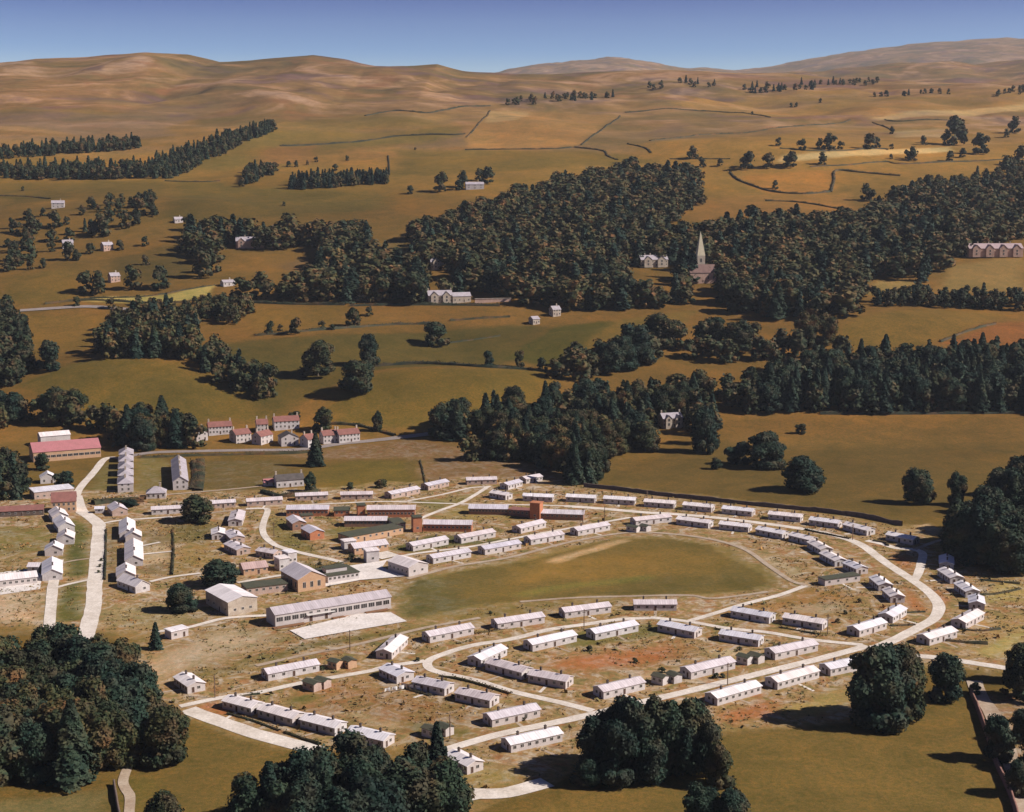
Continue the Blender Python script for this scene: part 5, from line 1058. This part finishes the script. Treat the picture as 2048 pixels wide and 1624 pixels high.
def put_tree(k, tr, near):
    x, y, h, kind, wide, label, group, dark = tr
    root = bpy.data.objects.new('conifer_tree' if kind == 'conifer' else 'bush' if h < 3.6 else 'broadleaf_tree', None); link(root)
    root.location = (x, y, float(zt(x, y))); s = h / 20.0; root.rotation_euler = (0, 0, rng.uniform(0, 6.28))
    wf = (wide * (1.0 if kind == 'broad' else 1.15)) * rng.uniform(.94, 1.08); root.scale = (s * wf, s * wf * rng.uniform(.92, 1.08), s)
    L_ = CROWN[kind, 'near' if near else 'mid']
    if kind == 'broad':
        dk = dark if dark is not None else rng.random() < .35; i = int(rng.integers(len(L_) // 2)) * 2 + (1 if dk else 0)
    else: i = int(rng.integers(len(L_)))
    if '%s' in label:
        size = 'tall' if h > 21.5 else 'low' if h < 13 else 'middling'
        hue = ('dark' if kind == 'conifer' else 'deep green' if dk else 'olive'); label = label % ('%s %s %s' % (size, hue, 'conifer' if kind == 'conifer' else 'broadleaf tree'))
    tag(root, label, 'bush' if h < 3.6 else 'tree', group)
    part(root, 'crown', L_[i], (0, 0, 0)); part(root, 'trunk', TRUNK[kind][k % len(TRUNK[kind])], (0, 0, 0))
def app(tr): return tr[2] / math.hypot(tr[0], tr[1])
singles = [t_ for t_ in TREES if t_[6] not in ('trees of the great forest',) or False]
order = sorted(TREES, key=lambda q: -app(q)); cnt = {'broad': 0, 'conifer': 0}; CAP = {'broad': 285, 'conifer': 110}; rest = {}
for k, tr in enumerate(order):
    must = tr[6] is None or tr[6] in ('lone field trees',)
    if must or cnt[tr[3]] < CAP[tr[3]]:
        if not must: cnt[tr[3]] += 1
        put_tree(k, tr, app(tr) > 0.022)
    else: rest.setdefault(tr[6], []).append(tr)
for gname, lst in rest.items():
    for kind, mt in (('broad', M_LEAF), ('conifer', M_NEEDLE)):
        sub = [q for q in lst if q[3] == kind]
        if not sub: continue
        Vs, Fs, o = [], [], 0
        for x, y, h, _, wide, *_r in sub:
            V, F = CROWN[kind, 'far'][int(rng.integers(6))]; a = rng.uniform(0, 6.28); s = h / 20.0; w_ = s * wide * 1.05
            c_, s_ = math.cos(a), math.sin(a)
            Q = np.stack([(V[:, 0] * c_ - V[:, 1] * s_) * w_ + x, (V[:, 0] * s_ + V[:, 1] * c_) * w_ + y, V[:, 2] * s + float(zt(x, y))], 1)
            Vs.append(Q); Fs.append(F + o); o += len(Q)
        ob = link(bpy.data.objects.new('woodland', mesh_np('woodland', np.concatenate(Vs), np.concatenate(Fs), (mt,))))
        tag(ob, '%s canopy massed among the %s' % ('conifer' if kind == 'conifer' else 'broadleaf', gname), 'woodland', kind='stuff')

# ------------------------------------------------------------------ hedges and field walls
def hedge(pts, h, w, label, name='hedge', mat=None, dens=3.2):
    W = resample(G(pts)[:, :2], 2.5 if h < 4 else 3.5); n = len(W); r = np.random.default_rng(len(label) * 7 + n)
    t_ = np.gradient(W, axis=0); t_ /= np.linalg.norm(t_, axis=1)[:, None] + 1e-9; nr = np.stack([-t_[:, 1], t_[:, 0]], 1)
    z = zt(W[:, 0], W[:, 1]); hh = h * (.7 + .6 * vnoise(np.arange(n) * .37, np.zeros(n), n)); Vs, Fs, o = [], [], 0
    pr = ((-.5, 0), (-.42, .7), (0, .92), (.42, .7), (.5, 0)); V = np.concatenate([np.c_[W + nr * (w * a), z - .3 + hh * b_] for a, b_ in pr])
    i = np.arange(n - 1); F = np.concatenate([np.stack([k*n+i, (k+1)*n+i, (k+1)*n+i+1], 1) for k in range(4)] + [np.stack([k*n+i, (k+1)*n+i+1, k*n+i+1], 1) for k in range(4)])
    Vs.append(V); Fs.append(F); o = len(V)
    m_ = int(n * dens * 2.2); k = r.integers(0, n, m_); a = r.uniform(-1.2, 1.2, m_)
    P = np.c_[W[k] + nr[k] * (np.sin(a) * w * .55)[:, None] + t_[k] * r.uniform(-1.5, 1.5, (m_, 1)), z[k] + hh[k] * (.35 + .65 * np.cos(a)) * r.uniform(.8, 1.12, m_)]
    N = np.c_[nr[k] * np.sin(a)[:, None], np.cos(a)]; V, F = leaves(r, P, N, max(.35, h * .22), .1); Vs.append(V); Fs.append(F + o)
    ob = link(bpy.data.objects.new(name, mesh_np(name, np.concatenate(Vs), np.concatenate(Fs), (mat or M_HEDGE,)))); tag(ob, label, 'hedge', None); return ob
def wall(pts, h, w, label, mat=M_STONE2):
    W = resample(G(pts)[:, :2], 3.0); n = len(W); t_ = np.gradient(W, axis=0); t_ /= np.linalg.norm(t_, axis=1)[:, None] + 1e-9; nr = np.stack([-t_[:, 1], t_[:, 0]], 1)
    z = zt(W[:, 0], W[:, 1]); hh = h * (.82 + .36 * vnoise(np.arange(n) * .8, np.zeros(n), n))
    pr = ((-.5, 0), (-.38, 1), (0, 1.06), (.38, 1), (.5, 0)); V = np.concatenate([np.c_[W + nr * (w * a), z - .4 * (b_ == 0) + hh * b_] for a, b_ in pr])
    i = np.arange(n - 1); F = np.concatenate([np.stack([k*n+i, k*n+i+1, (k+1)*n+i+1, (k+1)*n+i], 1) for k in range(4)])
    ob = link(bpy.data.objects.new('field_wall', mesh_np('field_wall', V, F, (mat,)))); tag(ob, label, 'wall', None)
wall([(1168,974),(1240,981),(1327,992),(1443,1004),(1536,1014),(1610,1021),(1687,1030),(1740,1038),(1804,1052)], 2.2, 1.0, 'dark stone wall between the big pasture and outer huts')
wall([(228,1570),(232,1595),(240,1640)], 1.6, .8, 'dark wall beside the narrow track below the corner wood')
wall([(1941,1386),(1955,1420),(1969,1460),(1990,1524),(2006,1560),(2020,1592),(2036,1640)], 2.2, .9, 'dark reddish stone wall between meadow and stony lane', mat=plain('red_stone_wall', (.26,.13,.10), (.17,.09,.07), .6))
HG = [
 ([(510,672),(600,664),(700,656),(780,650),(860,648)],2.2,2.6,'dark hedge along the upper edge of the middle slope'),([(750,733),(850,728),(960,734),(1060,740),(1140,752)],2.4,3.0,'long dark hedge above the smooth mounded field'),
 ([(880,688),(960,678),(1000,672)],1.4,2.0,'faint hedge running from the round dark tree'),([(900,642),(980,636),(1020,634)],2.0,2.5,'short hedge below the forest-foot house'),
 ([(1320,698),(1400,694),(1480,700),(1560,706)],2.5,3.0,'dark hedge under the avenue on the bank'),([(470,603),(560,608),(690,610)],2.5,3,'dark hedge along the forest foot, west of lodge'),
 ([(700,612),(850,610),(1000,612)],2.5,3,'dark hedge in front of the forest-foot house'),([(660,848),(720,852),(770,866),(790,872)],2.0,2.5,'dark hedge curving behind the inn'),
 ([(280,916),(420,911),(560,908),(620,905)],1.8,3.0,'dark hedge on the estate side of the main road'),([(840,922),(846,945),(850,968)],.9,1.2,'hedge between paddock and brown rough ground'),
 ([(400,920),(400,950),(396,982)],2.2,6,'dark garden hedge beside the eastern file of houses'),([(385,980),(393,950),(388,925)],2.0,5,'second dark garden hedge beside the eastern file'),
 ([(1460,345),(1480,362),(1530,380),(1600,388),(1660,384)],2.4,3,'dark hedge round the orange hillside field'),([(1662,384),(1668,360),(1672,342),(1720,345),(1800,352)],2.4,3.5,'dark hedge climbing beside the orange hillside field'),
 ([(1530,402),(1600,405),(1680,418),(1730,428)],2.0,2.5,'hedge line across the field above the forest'),([(1620,334),(1700,330),(1770,324),(1800,328),(1900,324),(2048,318)],1.8,2.5,'long hedge across the upper walled fields'),
 ([(1150,295),(1205,302),(1215,312),(1235,320)],2.0,3,'dark crooked hedge on the brow of the hill'),([(1255,288),(1290,296),(1302,306)],1.8,2.5,'short dark hedge on the brow of the hill'),
 ([(730,232),(790,222),(850,226),(920,214),(980,212)],2.2,4,'blue-grey wall line high on the hill'),([(560,292),(700,285),(800,272),(900,270),(930,268)],2.2,4,'long wall line contouring the hill'),
 ([(776,312),(778,330),(779,350)],1.6,2,'dark hedge running straight up behind the shelter belt'),([(1300,282),(1400,270),(1520,262),(1640,250),(1700,240)],2.0,4,'long wall line below the far pasture'),
 ([(1250,225),(1400,222),(1500,228),(1540,235)],1.8,3,'wall line along the top of the brown allotment'),([(930,300),(1100,298),(1160,293)],1.8,3,'hedge at the foot of the golden field'),
 ([(1745,245),(1775,256),(1784,262)],1.8,2.5,'short hedge high among the right-hand fields'.replace('right-hand ', 'walled ')),([(1770,240),(1800,243),(1900,241)],1.8,2.5,'thin hedge below the pale far field'),
 ([(1560,297),(1650,302),(1760,298),(1775,300)],1.8,2.5,'hedge joining the scattered hillside trees'),([(1340,318),(1400,318),(1460,318)],1.6,2.5,'faint hedge behind the forest top'),
 ([(330,362),(400,364),(440,362)],1.6,2.5,'faint hedge at the end of the diagonal plantation'),([(0,392),(60,394),(100,398)],1.6,2.5,'faint hedge west of the wooded settlement'),
 ([(90,608),(180,600),(300,606),(380,604)],1.8,3.5,'bushy hedge along the valley road'),([(180,596),(300,592),(430,570)],1.2,1.6,'thin hedge above the straw field'),
 ([(1880,684),(1930,664),(1990,648)],1.8,2.5,'hedge between tan field and red field'),([(1640,828),(1800,828),(2100,826)],2.0,3,'dark hedge at the foot of the pasture plantation'),
 ([(1240,232),(1200,262),(1162,290)],1.6,3,'wall climbing between golden field and brown allotment'),([(980,222),(955,250),(932,275)],1.6,3,'wall climbing on the other side of the golden field')]
for a in HG: hedge(a[0], a[1], a[2], a[3])
GH = [([(640,1136),(720,1118)],1.0,1.4),([(700,1108),(770,1096)],1.2,1.6),([(1610,1060),(1660,1070),(1700,1078)],1.3,1.6),([(1746,1082),(1770,1086),(1775,1092)],1.4,1.8),([(1430,1258),(1500,1272)],1.0,1.3),
  ([(880,1352),(940,1364),(1020,1388)],1.1,1.4),([(1170,1262),(1230,1248)],1.0,1.3),([(455,1428),(500,1440),(560,1462)],1.0,1.4),([(570,1465),(640,1490)],1.2,1.6),([(1800,1226),(1850,1224)],1.1,1.5),([(1780,1252),(1830,1250)],1.1,1.5),
  ([(1885,1280),(1930,1285),(1975,1288)],1.4,2.4),([(1920,1258),(1960,1262),(2000,1258)],1.1,1.6),([(345,1062),(347,1100),(344,1150)],1.2,1.2),([(212,1060),(211,1110),(209,1160)],1.1,1.2),([(1560,1255),(1600,1262),(1640,1270)],1.0,1.4),
  ([(470,1402),(490,1392),(520,1388)],1.1,1.3),([(950,1268),(1010,1258)],.9,1.2),([(1100,1232),(1180,1222)],.9,1.2),([(800,1375),(860,1392)],.9,1.2),([(1940,1190),(1990,1188),(2040,1178)],1.2,2),([(1960,1160),(2040,1168)],1.2,2.2)]
for k, a in enumerate(GH): 
    o = hedge(a[0], a[1], a[2], 'low garden hedge between plots among the huts'); o['group'] = 'garden hedges of the estate'
hedge([(525,985),(560,993),(610,990),(632,982)], 2.4, 4, 'thick dark hedge in front of the dark-roofed cottage')
hedge([(186,1008),(230,1003),(290,1002)], 2.6, 7, 'thick dark hedge below the western file of houses')

# ------------------------------------------------------------------ small things: poles, washing lines, fences
def pole_mesh():
    b_ = MB(); b_.box(-.13, .13, -.13, .13, -.5, 8.2); b_.box(-1.0, 1.0, -.07, .07, 7.3, 7.48); b_.box(-.7, .7, -.07, .07, 6.7, 6.86); return b_.me('telegraph_pole', (M_WOOD,))
PM = pole_mesh()
for k, (x, y) in enumerate(((548,1076),(1166,1048),(1209,1044),(1294,1011),(1168,1258),(1455,1370),(900,1478),(1066,1003),(1655,1268),(1420,1034),(1705,1080),(700,1302),(430,1396))):
    g = G([(x, y)])[0]; o = link(bpy.data.objects.new('telegraph_pole', PM)); o.location = g; o.rotation_euler = (0, 0, k * .7); tag(o, 'dark wooden telegraph pole standing among the huts', 'pole', 'telegraph poles of the estate')
def sheet_mesh(seed):
    r = np.random.default_rng(seed); V = []; F = []
    for j in range(4):
        for i in range(5): V.append((i * .5 - 1, .32 * math.sin(i * 1.1 + seed) * (j / 3) + .1 * j, -j * .45 + .05 * math.sin(i)))
    F = [(j*5+i, j*5+i+1, (j+1)*5+i+1, (j+1)*5+i) for j in range(3) for i in range(4)]
    return mesh_py('linen', V, F, (M_CLOTH,))
SM = [sheet_mesh(s) for s in range(3)]
for x, y, rz, lab in ((790,1384,.5,'washing line of white sheets on the rough green, nearer the stores'),(822,1380,-.4,'washing line of white sheets on the rough green, nearer the end-on hut'),(1895,1132,.9,'washing line behind the last hut by the dark wood')):
    g = G([(x, y)])[0]; rt = link(bpy.data.objects.new('washing_line', None)); rt.location = g; rt.rotation_euler = (0, 0, rz); tag(rt, lab, 'washing line')
    b_ = MB(); b_.box(-4.6, -4.45, -.07, .07, -.3, 2.2); b_.box(4.45, 4.6, -.07, .07, -.3, 2.2); b_.box(-4.5, 4.5, -.02, .02, 2.02, 2.06); part(rt, 'line_posts', b_.me('line_posts', (M_WOOD,)), (0, 0, 0))
    for k in range(3): part(rt, 'linen', SM[k], (-2.8 + 2.7 * k, 0, 2.0))
# scrub and rank weeds on the rough ground: uncountable tufts
r = np.random.default_rng(5); EST = G(next(p[3] for p in FIELDS if p[1] == 1))[:, :2]; lo, hi = EST.min(0), EST.max(0)
lo = np.maximum(lo, (-360, 380)); hi = np.minimum(hi, (360, 960)); P = r.uniform(lo, hi, (90000, 2)); ok = inside(P[:, 0], P[:, 1], EST)
PF = G([(840,1150),(1100,1100),(1340,1065),(1500,1110),(1590,1165),(1420,1197),(1050,1210),(880,1215)])[:, :2]; ok &= ~inside(P[:, 0], P[:, 1], PF)
ok &= ~inside(P[:, 0], P[:, 1], G([(770,1180),(850,1150),(960,1215),(880,1255),(790,1250)])[:, :2])
ok &= fbm(P[:, 0] / 14, P[:, 1] / 14, 91, 3) > .40; P = P[ok]; P = np.array([p for p in P if free(p[0], p[1])])[:15000]
n = len(P); s = r.uniform(.14, .45, n) * (1 + 1.3 * (r.random(n) < .05))
Q = np.repeat(np.c_[P, zt(P[:, 0], P[:, 1])], 3, 0); Q[:, :2] += r.normal(0, .35, (3 * n, 2)); ss = np.repeat(s, 3); Q[:, 2] += ss * r.uniform(.2, .9, 3 * n)
N = r.normal(0, 1, (3 * n, 3)); N[:, 2] = np.abs(N[:, 2]) + .5
V, F = leaves(r, Q, N, 1.0); V = (V - np.repeat(Q, 4, 0)) * np.repeat(ss, 4)[:, None] + np.repeat(Q, 4, 0)
o = link(bpy.data.objects.new('scrub', mesh_np('scrub', V, F, (M_TUFT,)))); tag(o, 'rank weeds and rough grass tufts between the huts', 'scrub', kind='stuff')

# ------------------------------------------------------------------ haze over the valley
b_ = MB(); b_.box(-7300, 7300, -300, 13900, -5, 1500)
m = bpy.data.materials.new('haze'); m.use_nodes = True; t = m.node_tree; t.nodes.clear()
out = t.nodes.new('ShaderNodeOutputMaterial'); vol = t.nodes.new('ShaderNodeVolumePrincipled')
vol.inputs['Color'].default_value = (.80, .87, 1.0, 1); vol.inputs['Density'].default_value = 2.9e-5; vol.inputs['Anisotropy'].default_value = 0.1
t.links.new(vol.outputs[0], out.inputs['Volume'])
o = link(bpy.data.objects.new('haze', b_.me('haze', (m,)))); tag(o, 'thin pale air over the whole valley', 'haze', kind='stuff')
